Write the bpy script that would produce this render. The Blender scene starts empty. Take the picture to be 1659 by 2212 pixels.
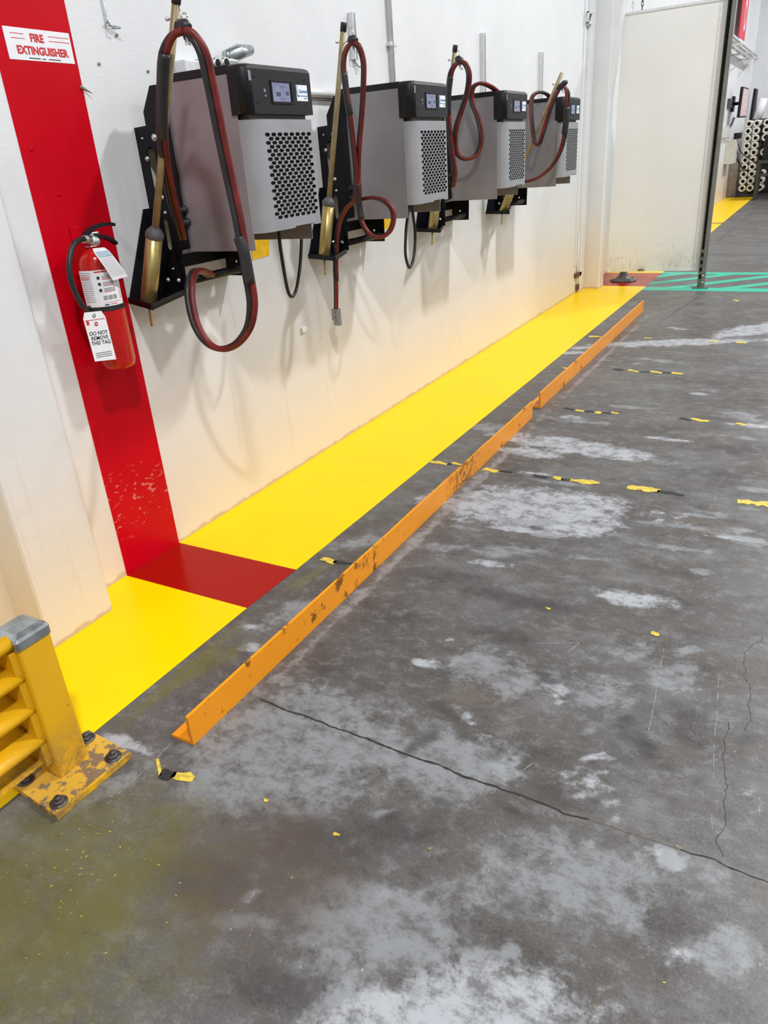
import bpy, bmesh, math, random
from mathutils import Vector, Matrix, noise
from mathutils.geometry import tessellate_polygon
random.seed(7)
PI = math.pi
COL = bpy.context.scene.collection
# ------------------------------------------------------------------ camera model
R_ = ((0.8745141481, 0.4801681835, -0.0682899721),
      (-0.1529926798, 0.4067311265, 0.9006458964),
      (-0.4602371613, 0.7771797130, -0.4291543418))
F = 1597.513
CAM = Vector((0, 0, 1.5))
AX = {'x': 0, 'y': 1, 'z': 2}
def at(x, y, axis, val):
    """point of a real plane (axis = val) that is seen at photo position x, y"""
    a = ((x - 829.5) / F, -(y - 1106.0) / F, 1.0)
    d = Vector([sum(R_[k][i] * a[k] for k in range(3)) for i in range(3)])
    i = AX[axis]
    return CAM + d * ((val - CAM[i]) / d[i])
XW = -2.332          # charging wall
# ------------------------------------------------------------------ node helpers
class NT:
    def __init__(s, name):
        s.m = bpy.data.materials.new(name); s.m.use_nodes = True
        s.t = s.m.node_tree; s.n = s.t.nodes; s.l = s.t.links
        s.b = s.n['Principled BSDF']
        s.geo = None
    def node(s, typ, ins=None, **kw):
        nd = s.n.new(typ)
        for k, v in kw.items(): setattr(nd, k, v)
        for k, v in (ins or {}).items():
            sock = nd.inputs[k]
            if isinstance(v, bpy.types.NodeSocket): s.l.new(v, sock)
            else: sock.default_value = v
        return nd
    def pos(s):
        if s.geo is None: s.geo = s.n.new('ShaderNodeNewGeometry').outputs['Position']
        return s.geo
    def obj(s):
        return s.n.new('ShaderNodeTexCoord').outputs['Object']
    def noise(s, vec, scale, detail=4, rough=.55, dist=0):
        return s.node('ShaderNodeTexNoise', {'Vector': vec, 'Scale': scale, 'Detail': detail, 'Roughness': rough, 'Distortion': dist}).outputs[0]
    def map(s, vec, loc=(0,0,0), rot=(0,0,0), scale=(1,1,1), typ='POINT'):
        return s.node('ShaderNodeMapping', {'Vector': vec, 'Location': loc, 'Rotation': rot, 'Scale': scale}, vector_type=typ).outputs[0]
    def mth(s, op, a, b=0.0, c=0.0):
        nd = s.n.new('ShaderNodeMath'); nd.operation = op
        for i, v in enumerate((a, b, c)):
            if isinstance(v, bpy.types.NodeSocket): s.l.new(v, nd.inputs[i])
            else: nd.inputs[i].default_value = v
        return nd.outputs[0]
    def rng(s, v, a, b, c=0.0, d=1.0, smooth=True):
        nd = s.node('ShaderNodeMapRange', {'Value': v, 'From Min': a, 'From Max': b, 'To Min': c, 'To Max': d})
        nd.interpolation_type = 'SMOOTHSTEP' if smooth else 'LINEAR'
        return nd.outputs[0]
    def mix(s, fac, a, b):
        nd = s.n.new('ShaderNodeMix'); nd.data_type = 'RGBA'
        for i, v in ((0, fac), (6, a), (7, b)):
            if isinstance(v, bpy.types.NodeSocket): s.l.new(v, nd.inputs[i])
            else: nd.inputs[i].default_value = v if i == 0 else (*v[:3], 1)
        return nd.outputs[2]
    def set(s, color=None, rough=None, metal=None, spec=None, bump=None, bd=.1, bdist=.002):
        for k, v in (('Base Color', color), ('Roughness', rough), ('Metallic', metal), ('Specular IOR Level', spec)):
            if v is None: continue
            if isinstance(v, bpy.types.NodeSocket): s.l.new(v, s.b.inputs[k])
            else: s.b.inputs[k].default_value = (*v[:3], 1) if k == 'Base Color' else v
        if bump is not None:
            bn = s.node('ShaderNodeBump', {'Height': bump, 'Strength': bd, 'Distance': bdist})
            s.l.new(bn.outputs[0], s.b.inputs['Normal'])
        return s.m
MATS = {}
def simple(name, col, rough=.5, metal=0., var=.08, scale=30., bump=0., spec=.5, wear=None, wear_amt=.0, wscale=8.):
    if name in MATS: return MATS[name]
    s = NT(name); v = s.obj()
    n = s.noise(v, scale, 5)
    dark = [c * (1 - var) for c in col]; lite = [min(1, c * (1 + var)) for c in col]
    c = s.mix(s.rng(n, .35, .65), dark, lite)
    if wear:
        w = s.noise(v, wscale, 7, .7)
        c = s.mix(s.rng(w, .62 - wear_amt * .2, .70 - wear_amt * .2), c, wear)
    r = s.rng(n, .3, .7, rough * .9, min(1, rough * 1.1))
    s.set(c, r, metal, spec, n if bump else None, bump)
    MATS[name] = s.m
    return s.m
def emissive(name, col, st):
    s = NT(name)
    n = s.noise(s.obj(), 25, 3)
    c = s.mix(s.rng(n, .4, .6), col, [x * .8 for x in col])
    s.set((.02, .02, .03), .25)
    s.l.new(c, s.b.inputs['Emission Color']); s.b.inputs['Emission Strength'].default_value = st
    return s.m
# ------------------------------------------------------------------ mesh builder
class MB:
    def __init__(s): s.bm = bmesh.new(); s.mi = 0
    def _f(s, vs):
        try:
            f = s.bm.faces.new(vs); f.material_index = s.mi; return f
        except ValueError: return None
    def poly(s, pts):
        return s._f([s.bm.verts.new(p) for p in pts])
    def box(s, a, b, bev=0.):
        x0, y0, z0 = (min(a[i], b[i]) for i in range(3)); x1, y1, z1 = (max(a[i], b[i]) for i in range(3))
        bm2 = bmesh.new(); bmesh.ops.create_cube(bm2, size=1)
        for v in bm2.verts:
            v.co = Vector(((x0 + x1) / 2 + v.co.x * (x1 - x0), (y0 + y1) / 2 + v.co.y * (y1 - y0), (z0 + z1) / 2 + v.co.z * (z1 - z0)))
        if bev: bmesh.ops.bevel(bm2, geom=bm2.edges[:], offset=bev, segments=2, affect='EDGES', profile=.6)
        s._merge(bm2); return s
    def _merge(s, bm2, M=None):
        vm = {}
        for v in bm2.verts: vm[v] = s.bm.verts.new(M @ v.co if M else v.co)
        for f in bm2.faces:
            nf = s._f([vm[v] for v in f.verts])
            if nf: nf.smooth = f.smooth
        bm2.free()
    def prism(s, pts, vec, bev=0.):
        """closed polygon pts (3d) extruded by vec"""
        vec = Vector(vec); a = [s.bm.verts.new(p) for p in pts]; b = [s.bm.verts.new(Vector(p) + vec) for p in pts]
        tri = tessellate_polygon([[Vector(p) for p in pts]]) if len(pts) > 4 else None
        if tri:
            for t in tri: s._f([a[i] for i in t]); s._f([b[i] for i in reversed(t)])
        else: s._f(a); s._f(b[::-1])
        n = len(pts)
        for i in range(n): s._f([a[i], b[i], b[(i + 1) % n], a[(i + 1) % n]])
        return s
    def plate(s, outer, holes, vec):
        """plate with holes, 3d loops, extruded by vec"""
        vec = Vector(vec); loops = [[Vector(p) for p in outer]] + [[Vector(p) for p in h] for h in holes]
        tri = tessellate_polygon(loops)
        A = [s.bm.verts.new(p) for l in loops for p in l]; B = [s.bm.verts.new(p + vec) for l in loops for p in l]
        for t in tri: s._f([A[i] for i in t]); s._f([B[i] for i in reversed(t)])
        k = 0
        for l in loops:
            n = len(l)
            for i in range(n):
                s._f([A[k + i], B[k + i], B[k + (i + 1) % n], A[k + (i + 1) % n]])
            k += n
        return s
    def tube(s, pts, r, seg=12, caps=True):
        pts = [Vector(p) for p in pts]; n = len(pts)
        rr = r if isinstance(r, (list, tuple)) else [r] * n
        t = [(pts[min(i + 1, n - 1)] - pts[max(i - 1, 0)]).normalized() for i in range(n)]
        up = Vector((0, 0, 1)) if abs(t[0].z) < .9 else Vector((1, 0, 0))
        u = t[0].cross(up).normalized(); rings = []
        for i in range(n):
            u = (u - t[i] * u.dot(t[i])).normalized(); w = t[i].cross(u)
            rings.append([s.bm.verts.new(pts[i] + (u * math.cos(2 * PI * k / seg) + w * math.sin(2 * PI * k / seg)) * rr[i]) for k in range(seg)])
        for i in range(n - 1):
            for k in range(seg):
                f = s._f([rings[i][k], rings[i][(k + 1) % seg], rings[i + 1][(k + 1) % seg], rings[i + 1][k]])
                if f: f.smooth = True
        if caps: s._f(rings[0][::-1]); s._f(rings[-1])
        return s
    def lathe(s, prof, M=None, seg=28):
        """prof = [(r, z)], axis z, transformed by M"""
        M = M or Matrix.Identity(4); rings = []
        for r, z in prof:
            if r < 1e-5: rings.append([s.bm.verts.new(M @ Vector((0, 0, z)))])
            else: rings.append([s.bm.verts.new(M @ Vector((r * math.cos(2 * PI * k / seg), r * math.sin(2 * PI * k / seg), z))) for k in range(seg)])
        for a, b in zip(rings, rings[1:]):
            for k in range(seg):
                q = [a[k % len(a)], a[(k + 1) % len(a)] if len(a) > 1 else None, b[(k + 1) % len(b)] if len(b) > 1 else None, b[k % len(b)]]
                q = [v for v in q if v is not None]
                if len(b) == 1: q = [a[k], a[(k + 1) % seg], b[0]]
                if len(a) == 1: q = [a[0], b[(k + 1) % seg], b[k]]
                f = s._f(q)
                if f: f.smooth = True
        return s
    def build(s, name, mats, parent=None, loc=None, norm=True, world=True):
        if norm: bmesh.ops.recalc_face_normals(s.bm, faces=s.bm.faces[:])
        me = bpy.data.meshes.new(name); s.bm.to_mesh(me); s.bm.free()
        for m in (mats if isinstance(mats, (list, tuple)) else [mats]): me.materials.append(m)
        o = bpy.data.objects.new(name, me); COL.objects.link(o)
        if loc is not None:
            me.transform(Matrix.Translation(-Vector(loc))); o.location = loc
        if parent is not None:
            o.parent = parent
            if world:                       # mesh coordinates given in world space
                off = wloc(parent)
                if loc is None: me.transform(Matrix.Translation(-off))
                else: o.location = Vector(loc) - off
        return o
def wloc(o):
    v = Vector(o.location); p = o.parent
    while p: v += p.location; p = p.parent
    return v
def tag(o, label=None, cat=None, group=None, kind=None):
    for k, v in (('label', label), ('category', cat), ('group', group), ('kind', kind)):
        if v: o[k] = v
    return o
def thing(name, label, cat, loc, group=None):
    o = bpy.data.objects.new(name, None); COL.objects.link(o); o.location = loc
    o.empty_display_size = .05
    return tag(o, label, cat, group)
def copy_tree(o, parent=None):
    c = o.copy(); COL.objects.link(c); c.parent = parent
    for ch in list(o.children): copy_tree(ch, c)
    return c
def text(name, body, M, size, mat, parent, ext=.0004, off=0., align='CENTER', sx=1.0):
    """real lettering mesh; M maps text plane (x right, y up) to world"""
    cu = bpy.data.curves.new(name, 'FONT'); cu.body = body; cu.size = size; cu.extrude = ext; cu.offset = off
    cu.align_x = align; cu.align_y = 'CENTER'; cu.resolution_u = 3
    t = bpy.data.objects.new(name, cu); COL.objects.link(t)
    dg = bpy.context.evaluated_depsgraph_get(); dg.update()
    me = bpy.data.meshes.new_from_object(t.evaluated_get(dg)); bpy.data.objects.remove(t)
    me.materials.clear(); me.materials.append(mat)
    me.transform(Matrix.Diagonal((sx, 1, 1, 1))); me.transform(M)
    o = bpy.data.objects.new(name, me); COL.objects.link(o)
    if parent: me.transform(Matrix.Translation(-wloc(parent))); o.parent = parent
    return o
def frame(o, xdir, ydir):
    x = Vector(xdir).normalized(); z = x.cross(Vector(ydir)).normalized(); y = z.cross(x)
    return Matrix(((x.x, y.x, z.x, o[0]), (x.y, y.y, z.y, o[1]), (x.z, y.z, z.z, o[2]), (0, 0, 0, 1)))
def axis_m(o, zdir):
    z = Vector(zdir).normalized(); x = (Vector((0, 0, 1)) if abs(z.z) < .9 else Vector((1, 0, 0))).cross(z).normalized(); y = z.cross(x)
    return Matrix(((x.x, y.x, z.x, o[0]), (x.y, y.y, z.y, o[1]), (x.z, y.z, z.z, o[2]), (0, 0, 0, 1)))
def smooth_path(pts, n=8):
    P = [Vector(p) for p in pts]; P = [P[0] * 2 - P[1]] + P + [P[-1] * 2 - P[-2]]; out = []
    for i in range(1, len(P) - 2):
        a, b, c, d = P[i - 1:i + 3]
        for k in range(n):
            t = k / n
            out.append(.5 * ((2 * b) + (c - a) * t + (2 * a - 5 * b + 4 * c - d) * t * t + (3 * b - a - 3 * c + d) * t ** 3))
    out.append(P[-2]); return out
# ------------------------------------------------------------------ materials
def wall_mat():
    s = NT('white_wall_paint'); p = s.pos()
    n = s.noise(p, 3, 6); n2 = s.noise(s.map(p, scale=(9, 9, 30)), 4, 5, .6)
    c = s.mix(s.rng(n, .3, .7), (.74, .75, .765), (.78, .79, .805))
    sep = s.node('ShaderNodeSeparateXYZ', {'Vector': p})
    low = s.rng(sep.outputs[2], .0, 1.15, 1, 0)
    c = s.mix(s.mth('MULTIPLY', low, .60), c, (.76, .60, .42))           # low grime plus warm bounce off the yellow stripe, painted into the wall colour
    chips = s.rng(s.noise(p, 22, 4, .6), .74, .77)
    c = s.mix(s.mth('MULTIPLY', chips, .5), c, (.42, .38, .33))
    drip = s.rng(s.noise(s.map(p, scale=(14, 14, .7)), 1.6, 4), .60, .78)
    c = s.mix(s.mth('MULTIPLY', drip, s.mth('MULTIPLY', low, .35)), c, (.60, .44, .26))
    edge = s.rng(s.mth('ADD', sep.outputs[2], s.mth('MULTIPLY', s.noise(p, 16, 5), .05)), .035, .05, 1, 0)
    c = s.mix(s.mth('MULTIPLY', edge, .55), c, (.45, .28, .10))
    hgt = s.mth('ADD', n2, s.mth('MULTIPLY', s.noise(p, 60, 3), .6))
    return s.set(c, .42, 0, .4, hgt, .22, .004)
M_WALL = wall_mat()
def paint_floor(name, col, wear, rough=.2, red=False):
    s = NT(name); p = s.pos()
    n = s.noise(p, 5, 6); c = s.mix(s.rng(n, .3, .7), [x * .96 for x in col], col)
    w = s.rng(s.noise(p, 26, 8, .75), .70, .73)
    c = s.mix(s.mth('MULTIPLY', w, .5), c, wear)
    return s.set(c, s.rng(n, .3, .7, rough * .9, rough * 1.2), 0, .09, s.noise(p, 30, 5), .04, .001)
M_YEL = paint_floor('yellow_floor_paint', (.98, .66, .0), (.55, .38, .02), .30)
M_REDF = paint_floor('red_floor_paint', (.36, .006, .003), (.2, .05, .03), .20)
M_GRN = paint_floor('green_floor_paint', (.05, .50, .33), (.14, .2, .17), .35)
def red_wall():
    s = NT('red_wall_paint'); p = s.pos()
    n = s.noise(p, 4, 5); c = s.mix(s.rng(n, .3, .7), (.52, .0005, .008), (.58, .001, .011))
    sep = s.node('ShaderNodeSeparateXYZ', {'Vector': p})
    band = s.mth('MULTIPLY', s.rng(sep.outputs[2], .12, .22), s.rng(sep.outputs[2], .35, .48, 1, 0))
    ch = s.rng(s.noise(s.map(p, scale=(1, 1, 2.6)), 26, 6, .65), .60, .64)
    c = s.mix(s.mth('MULTIPLY', ch, s.mth('MULTIPLY', band, .7)), c, (.66, .30, .26))
    return s.set(c, .32, 0, .14, s.noise(p, 40, 4), .08, .001)
M_REDW = red_wall()
def worn(name, col, dirt, amt, rough=.4, sc=14, low=None, spot=None):
    s = NT(name); p = s.pos()
    n = s.noise(p, sc, 8, .72); n2 = s.noise(p, sc * 3.1, 6, .7); n3 = s.noise(s.map(p, scale=(1, .5, 1)), 3.2, 4)
    c = s.mix(s.rng(n3, .3, .7), [x * .9 for x in col], col)
    m = s.rng(s.mth('ADD', n, s.mth('MULTIPLY', s.mth('SUBTRACT', n3, .5), .5)), .66 - amt * .15, .72 - amt * .15)
    m2 = s.rng(n2, .68, .74)
    if spot:                                     # one stretch of the bar is scraped far worse than the rest
        yy = s.node('ShaderNodeSeparateXYZ', {'Vector': p}).outputs[1]
        g_ = s.rng(s.mth('ABSOLUTE', s.mth('SUBTRACT', yy, spot[0])), 0, spot[1], 1, 0)
        m = s.mth('MAXIMUM', m, s.mth('MULTIPLY', g_, s.rng(n2, .44, .56)))
    c = s.mix(s.mth('MULTIPLY', m, .85), c, dirt); c = s.mix(s.mth('MULTIPLY', m2, .6), c, dirt)
    if low is not None:
        z = s.node('ShaderNodeSeparateXYZ', {'Vector': p}).outputs[2]
        l = s.mth('MULTIPLY', s.rng(z, 0, low, 1, 0), s.rng(n, .38, .58))
        c = s.mix(s.mth('MULTIPLY', l, .75), c, (.16, .11, .07))
    return s.set(c, s.rng(n, .3, .7, rough * .8, rough * 1.3), 0, .5, n, .15, .002)
M_ORG = worn('orange_worn_paint', (.88, .31, .002), (.10, .035, .008), .28, .35, 11, None, (3.15, .28))
M_BAR = worn('yellow_barrier_paint', (.80, .43, .006), (.12, .07, .03), .32, .35, 10, .22)
M_PLATE = worn('yellow_scuffed_plate_paint', (.70, .40, .04), (.13, .10, .09), 1.1, .5, 24)
M_GALV = simple('galvanised_steel', (.42, .46, .47), .3, .9, .15, 40)
M_STEEL = simple('bright_zinc_steel', (.75, .75, .72), .25, 1., .1, 60)
M_BOLT = simple('dark_worn_bolt', (.10, .09, .09), .5, .7, .3, 50)
M_BLACKM = simple('black_powder_coat', (.004, .004, .007), .5, 0, .2, 40, spec=.25)
M_BLACKP = simple('black_plastic_housing', (.010, .010, .013), .45, 0, .12, 60, spec=.3)
M_SIDE = simple('grey_cabinet_side_paint', (.28, .268, .285), .38, .3, .05, 6)
M_FRONT = simple('light_grey_grille_paint', (.33, .33, .345), .42, .2, .04, 10)
M_IN = simple('brown_grey_inner_metal', (.11, .09, .07), .5, .3, .1, 20)
M_HOLE = simple('dark_vent_inside', (.002, .002, .002), .9)
M_BRASS = simple('gold_zinc_plated_steel', (.46, .35, .13), .34, .75, .08, 8)
M_ROD = simple('gold_fibreglass_rod', (.30, .235, .12), .45, .15, .18, 20)
M_CAPG = simple('grey_plastic_collar', (.09, .085, .09), .55)
M_RUB = simple('black_rubber_cable', (.018, .018, .02), .42, 0, .2, 30)
M_RED = simple('dark_red_cable_jacket', (.15, .014, .011), .42, 0, .3, 14, spec=.4)
M_REDP = simple('red_enamel', (.52, .008, .006), .16, 0, .06, 20)
M_WHITE = simple('white_card', (.86, .87, .90), .5, 0, .02)
M_INK = simple('black_ink', (.02, .02, .025), .6)
M_INKR = simple('red_ink', (.62, .02, .03), .5)
M_INKB = simple('blue_ink', (.03, .22, .45), .5)
M_CONN = simple('grey_connector_plastic', (.25, .25, .27), .5)
M_STICK = simple('yellow_sticker', (.92, .55, .01), .5)
M_PANEL = None
def panel_mat():
    s = NT('cream_partition_panel'); p = s.pos()
    z = s.node('ShaderNodeSeparateXYZ', {'Vector': p}).outputs[2]
    n = s.noise(p, 2, 3); c = s.mix(s.rng(n, .3, .7), (.78, .775, .75), (.82, .815, .79))
    d = s.mth('MULTIPLY', s.rng(z, .15, .55, 1, 0), s.rng(s.noise(p, 4, 5), .35, .65))
    c = s.mix(s.mth('MULTIPLY', d, .45), c, (.50, .42, .27))
    sp = s.mth('MULTIPLY', s.rng(s.noise(s.map(p, scale=(2, 2, .8)), 18, 8, .8), .54, .62), s.rng(z, .2, .65, 1, 0))
    c = s.mix(s.mth('MULTIPLY', sp, .6), c, (.22, .17, .12))
    return s.set(c, .45, 0, .4)
M_PANEL = panel_mat()
M_POST = simple('dark_grey_green_steel', (.14, .145, .13), .5, .4, .15, 30)
M_IRON = simple('grey_cast_iron', (.13, .13, .13), .5, .5, .2, 30)
M_ROLL = simple('white_film_roll', (.72, .70, .62), .4)
M_CEIL = simple('grey_ceiling_deck', (.42, .43, .45), .7)
M_FARW = simple('pale_grey_wall_paint', (.5, .5, .51), .7)
M_STRUT = simple('painted_white_strut', (.70, .71, .72), .4, .1, .05)
# --- concrete
WH_ = (.44, .46, .49); GR_ = (.25, .262, .275); DK_ = (.036, .033, .033); BR_ = (.088, .066, .050); OL_ = (.135, .125, .025)
def floor_mat():
    s = NT('stained_concrete'); p = s.pos()
    big = s.noise(p, 1.1, 6, .6, .3); mid = s.noise(s.map(p, scale=(1, 1.6, 1)), 3.0, 8, .62, .15); fine = s.noise(p, 38, 6, .7)
    c = s.mix(s.rng(big, .35, .65), (.078, .069, .062), (.112, .109, .107))
    c = s.mix(s.mth('MULTIPLY', s.rng(mid, .48, .72), .45), c, (.20, .20, .20))
    c = s.mix(s.mth('MULTIPLY', s.rng(mid, .30, .46, 1, 0), .6), c, (.055, .050, .048))
    c = s.mix(s.mth('MULTIPLY', s.rng(s.noise(p, 2.2, 5, .6), .55, .7), .45), c, (.15, .115, .085))
    m3 = s.noise(s.map(p, scale=(1, 1.3, 1)), 13, 9, .78, .15)
    c = s.mix(s.mth('MULTIPLY', s.rng(m3, .50, .62), .42), c, (.235, .235, .235)); c = s.mix(s.mth('MULTIPLY', s.rng(m3, .36, .47, 1, 0), .55), c, (.045, .041, .039))
    gr_ = s.noise(p, 140, 4, .8); c = s.mix(s.mth('MULTIPLY', s.rng(gr_, .52, .68), .30), c, (.26, .26, .26)); c = s.mix(s.mth('MULTIPLY', s.rng(gr_, .34, .47, 1, 0), .38), c, (.035, .032, .030))
    wob = s.mth('SUBTRACT', s.noise(p, 7, 7, .68), .5)
    wob2 = s.mth('SUBTRACT', s.noise(p, 30, 6, .75), .5)
    wobble = s.mth('ADD', s.mth('MULTIPLY', wob, 2.2), s.mth('MULTIPLY', wob2, 1.1))
    W_COLS = (('stain_white', WH_), ('stain_pale', GR_), ('stain_dark', DK_), ('stain_brown', BR_), ('stain_olive', OL_))
    for nm, colr in W_COLS:
        f = s.node('ShaderNodeAttribute', attribute_name=nm).outputs['Fac']
        big_ = nm in ('stain_olive', 'stain_brown', 'stain_dark')
        m = s.rng(s.mth('ADD', f, s.mth('MULTIPLY', wobble, .60 if big_ else 1.05)), .10 if big_ else .18, .9 if big_ else .66)
        m = s.mth('MULTIPLY', m, s.rng(f, .0, .25)); m = s.mth('MULTIPLY', m, .70 if big_ else .85)
        if not big_: m = s.mth('MULTIPLY', m, s.rng(m3, .38, .56, .30, 1))
        c = s.mix(m, c, colr)
    specks = s.rng(s.noise(p, 75, 3, .5), .73, .76)
    c = s.mix(s.mth('MULTIPLY', specks, .7), c, (.45, .45, .44))
    r = s.rng(s.mth('ADD', mid, s.mth('MULTIPLY', fine, .3)), .4, .9, .30, .55)
    return s.set(c, r, 0, .42, s.mth('ADD', fine, s.mth('MULTIPLY', mid, .8)), .18, .004)
M_FLOOR = floor_mat()

# ================================================================== SETTING
def struct(name, mb, m, label=None):
    o = mb.build(name, m); o['kind'] = 'structure'
    if label: o['label'] = label
    return o

import numpy as np
PATCH = []; LINES = []
WH = 'stain_white'; GR = 'stain_pale'; DK = 'stain_dark'; BR = 'stain_brown'; OL = 'stain_olive'
def seg(x0, y0, x1, y1, h):
    A = at(x0, y0, 'z', 0); B = at(x1, y1, 'z', 0); mx, my = (x0 + x1) / 2, (y0 + y1) / 2
    U = at(mx, my - h, 'z', 0); V = at(mx, my + h, 'z', 0)
    d = B - A; L = d.length / 2; nrm = Vector((-d.y, d.x, 0)).normalized()
    return (A + B) / 2, math.atan2(d.y, d.x), L, max(abs((U - V).dot(nrm)) / 2, .002)
def patch(x0, y0, x1, y1, h, col, st=.7, k=1.0):
    if isinstance(col, tuple): col = WH if col[0] > .3 else (OL if col[2] < .09 else (GR if col[0] > .15 else BR))
    PATCH.append((seg(x0, y0, x1, y1, h), col, st))
def line(x0, y0, x1, y1, w, col, st=.8, br=.0): LINES.append((at(x0, y0, 'z', 0), at(x1, y1, 'z', 0), w, col, br))
# broad tones of the near floor
patch(-250, 1960, 420, 1960, 330, OL, .55, .5)
patch(-100, 1880, 200, 2020, 150, (.20, .19, .02), .40, .6)
patch(250, 1900, 800, 1900, 170, BR, .55, .8)
patch(330, 1880, 560, 1920, 60, DK, .70, .7)
patch(480, 2090, 700, 2170, 60, DK, .55, .8)
patch(560, 1830, 1000, 1800, 60, DK, .45, .9)
patch(420, 1560, 900, 1640, 120, GR, .60, .8)
patch(380, 1660, 650, 1740, 60, GR, .55, .8)
patch(820, 1640, 1130, 1660, 70, GR, .65, .8)
patch(640, 2010, 1000, 2010, 100, (.30, .32, .37), .70, .8)
patch(700, 2200, 1250, 2180, 100, (.32, .335, .37), .70, .7)
patch(460, 1980, 620, 2000, 25, GR, .6, .9)
patch(1000, 1880, 1500, 1900, 90, (.16, .155, .145), .5, .7)
patch(1240, 1520, 1360, 1480, 45, GR, .60, .7)
patch(1270, 1410, 1440, 1400, 25, GR, .5, .8)
patch(980, 1420, 1180, 1480, 45, GR, .5, .9)
patch(1400, 1470, 1540, 1450, 30, GR, .5, .7)
patch(1300, 1980, 1400, 1980, 45, (.28, .30, .33), .5, .7)
patch(1500, 2050, 1640, 2050, 60, (.17, .17, .165), .5, .7)
# pale streaks across the lane behind the kerb angle
patch(960, 1080, 1330, 1110, 36, WH, .85, .9)
patch(1180, 1130, 1320, 1150, 18, WH, .7, .9)
patch(1090, 940, 1400, 990, 14, WH, .80, .9)
patch(1080, 970, 1200, 985, 9, WH, .8, .9)
patch(1300, 745, 1620, 735, 6, WH, .85, .7)
patch(1560, 725, 1720, 695, 10, WH, .85, .8)
patch(1590, 710, 1720, 700, 5, WH, .85, .8)
patch(1190, 762, 1275, 762, 3, WH, .85, .6)
patch(1215, 752, 1290, 752, 2, WH, .7, .6)
patch(1020, 920, 1110, 930, 10, GR, .7, .8)
patch(1280, 1280, 1460, 1310, 15, (.33, .32, .31), .7, .9)
patch(1180, 900, 1320, 915, 5, GR, .5, .8)
patch(1550, 900, 1700, 910, 10, GR, .4, .8)
patch(920, 1180, 1250, 1200, 12, GR, .45, .9)
patch(850, 1240, 1100, 1260, 20, DK, .4, .9)
patch(930, 1260, 1300, 1330, 16, DK, .55, .9)
patch(700, 1190, 860, 1150, 14, GR, .5, .9)
patch(560, 1350, 720, 1290, 26, GR, .5, .9)
patch(360, 1490, 540, 1380, 22, (.19, .19, .07), .5, .9)
patch(600, 1290, 720, 1210, 12, (.22, .21, .07), .5, 1.)
patch(270, 1560, 520, 1350, 16, (.09, .06, .055), .65, .8)
patch(235, 1590, 330, 1625, 9, WH, .8, .8)
patch(150, 1745, 330, 1650, 22, GR, .65, .8)
patch(1040, 1660, 1140, 1660, 40, WH, .35, .8)
# tyre chalk, straight scratches
CH = (.42, .44, .46)
for a in ((1395, 1610, 1435, 1400), (1535, 1800, 1552, 1440), (1260, 1515, 1350, 1475), (1440, 1450, 1505, 1430), (1430, 1510, 1545, 1470), (1425, 1195, 1500, 1165),
          (1640, 1760, 1640, 1690), (1040, 1730, 1150, 1650), (1410, 1135, 1450, 1105), (1410, 1135, 1470, 1160), (1470, 1160, 1505, 1135), (1450, 1105, 1505, 1135),
          (1440, 1120, 1490, 1150), (1530, 1110, 1550, 1065), (1150, 1390, 1250, 1388), (1150, 1390, 1215, 1422), (1215, 1422, 1250, 1388), (830, 1600, 860, 1560)):
    line(*a, .003, CH, .5, .8)
# tread prints
for px_, py_, nx, ny, sx_, sy_ in ((1240, 1640, 5, 6, 20, 26), (1420, 1110, 4, 3, 20, 10), (1175, 1490, 5, 3, 15, 13), (1610, 1700, 2, 3, 20, 22)):
    for i in range(nx):
        for j in range(ny):
            if random.random() < .35: continue
            x = px_ + i * sx_ + random.uniform(-4, 4); y = py_ + j * sy_ + random.uniform(-4, 4)
            patch(x - 6, y + 2, x + 6, y - 3, 4, CH, .55, .5)
# finer pale scuffs drawn out across the lane
_rs = random.getstate()
for i in range(46):
    x = random.uniform(1000, 1650); y = random.uniform(700, 1250); w_ = random.uniform(20, 90) * (y / 1100) ; 
    if x < 1390 - (y - 670) * .98 + 60: continue
    patch(x - w_, y - w_ * .1, x + w_, y + w_ * .12, random.uniform(1.2, 4) * y / 900, GR if i % 3 else WH, random.uniform(.4, .7))
for i in range(40):
    x = random.uniform(520, 1650); y = random.uniform(1350, 2150); w_ = random.uniform(8, 40); a_ = random.uniform(-.9, .9)
    patch(x - w_, y - w_ * a_, x + w_, y + w_ * a_, random.uniform(3, 9), (GR, WH, DK)[i % 3], random.uniform(.4, .75))
random.setstate(_rs)
patch(600, 1460, 1160, 912, 9, GR, .75)
patch(1165, 905, 1400, 682, 4, GR, .55)
patch(560, 1700, 700, 1900, 30, BR, .6)
patch(1320, 1560, 1420, 1640, 30, DK, .45)
patch(1000, 1350, 1200, 1400, 22, DK, .5)
patch(1150, 1680, 1250, 1760, 50, DK, .35)
patch(880, 1480, 1010, 1560, 24, DK, .4)
# joint lines and cracks
line(560, 1512, 1270, 1772, .010, (.02, .018, .015), .9, 1.4)
line(1270, 1772, 1470, 1832, .005, (.16, .11, .07), .8, 1.6)
line(1470, 1832, 1800, 1960, .005, (.03, .03, .03), .8, 1.6)
line(232, 1738, 372, 1606, .004, (.36, .36, .34), .7, 1.2)
line(1420, 700, 1540, 620, .008, (.05, .05, .05), .5, 1.)
line(1540, 530, 1659, 430, .010, (.05, .05, .05), .5, 1.)
for a in ((1555, 1850, 1570, 1700), (1570, 1700, 1567, 1600), (1567, 1600, 1578, 1560), (1612, 1580, 1618, 1500), (1618, 1500, 1606, 1410), (1606, 1410, 1645, 1375)):
    line(*a, .0035, (.02, .018, .018), .9, 3.)

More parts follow.
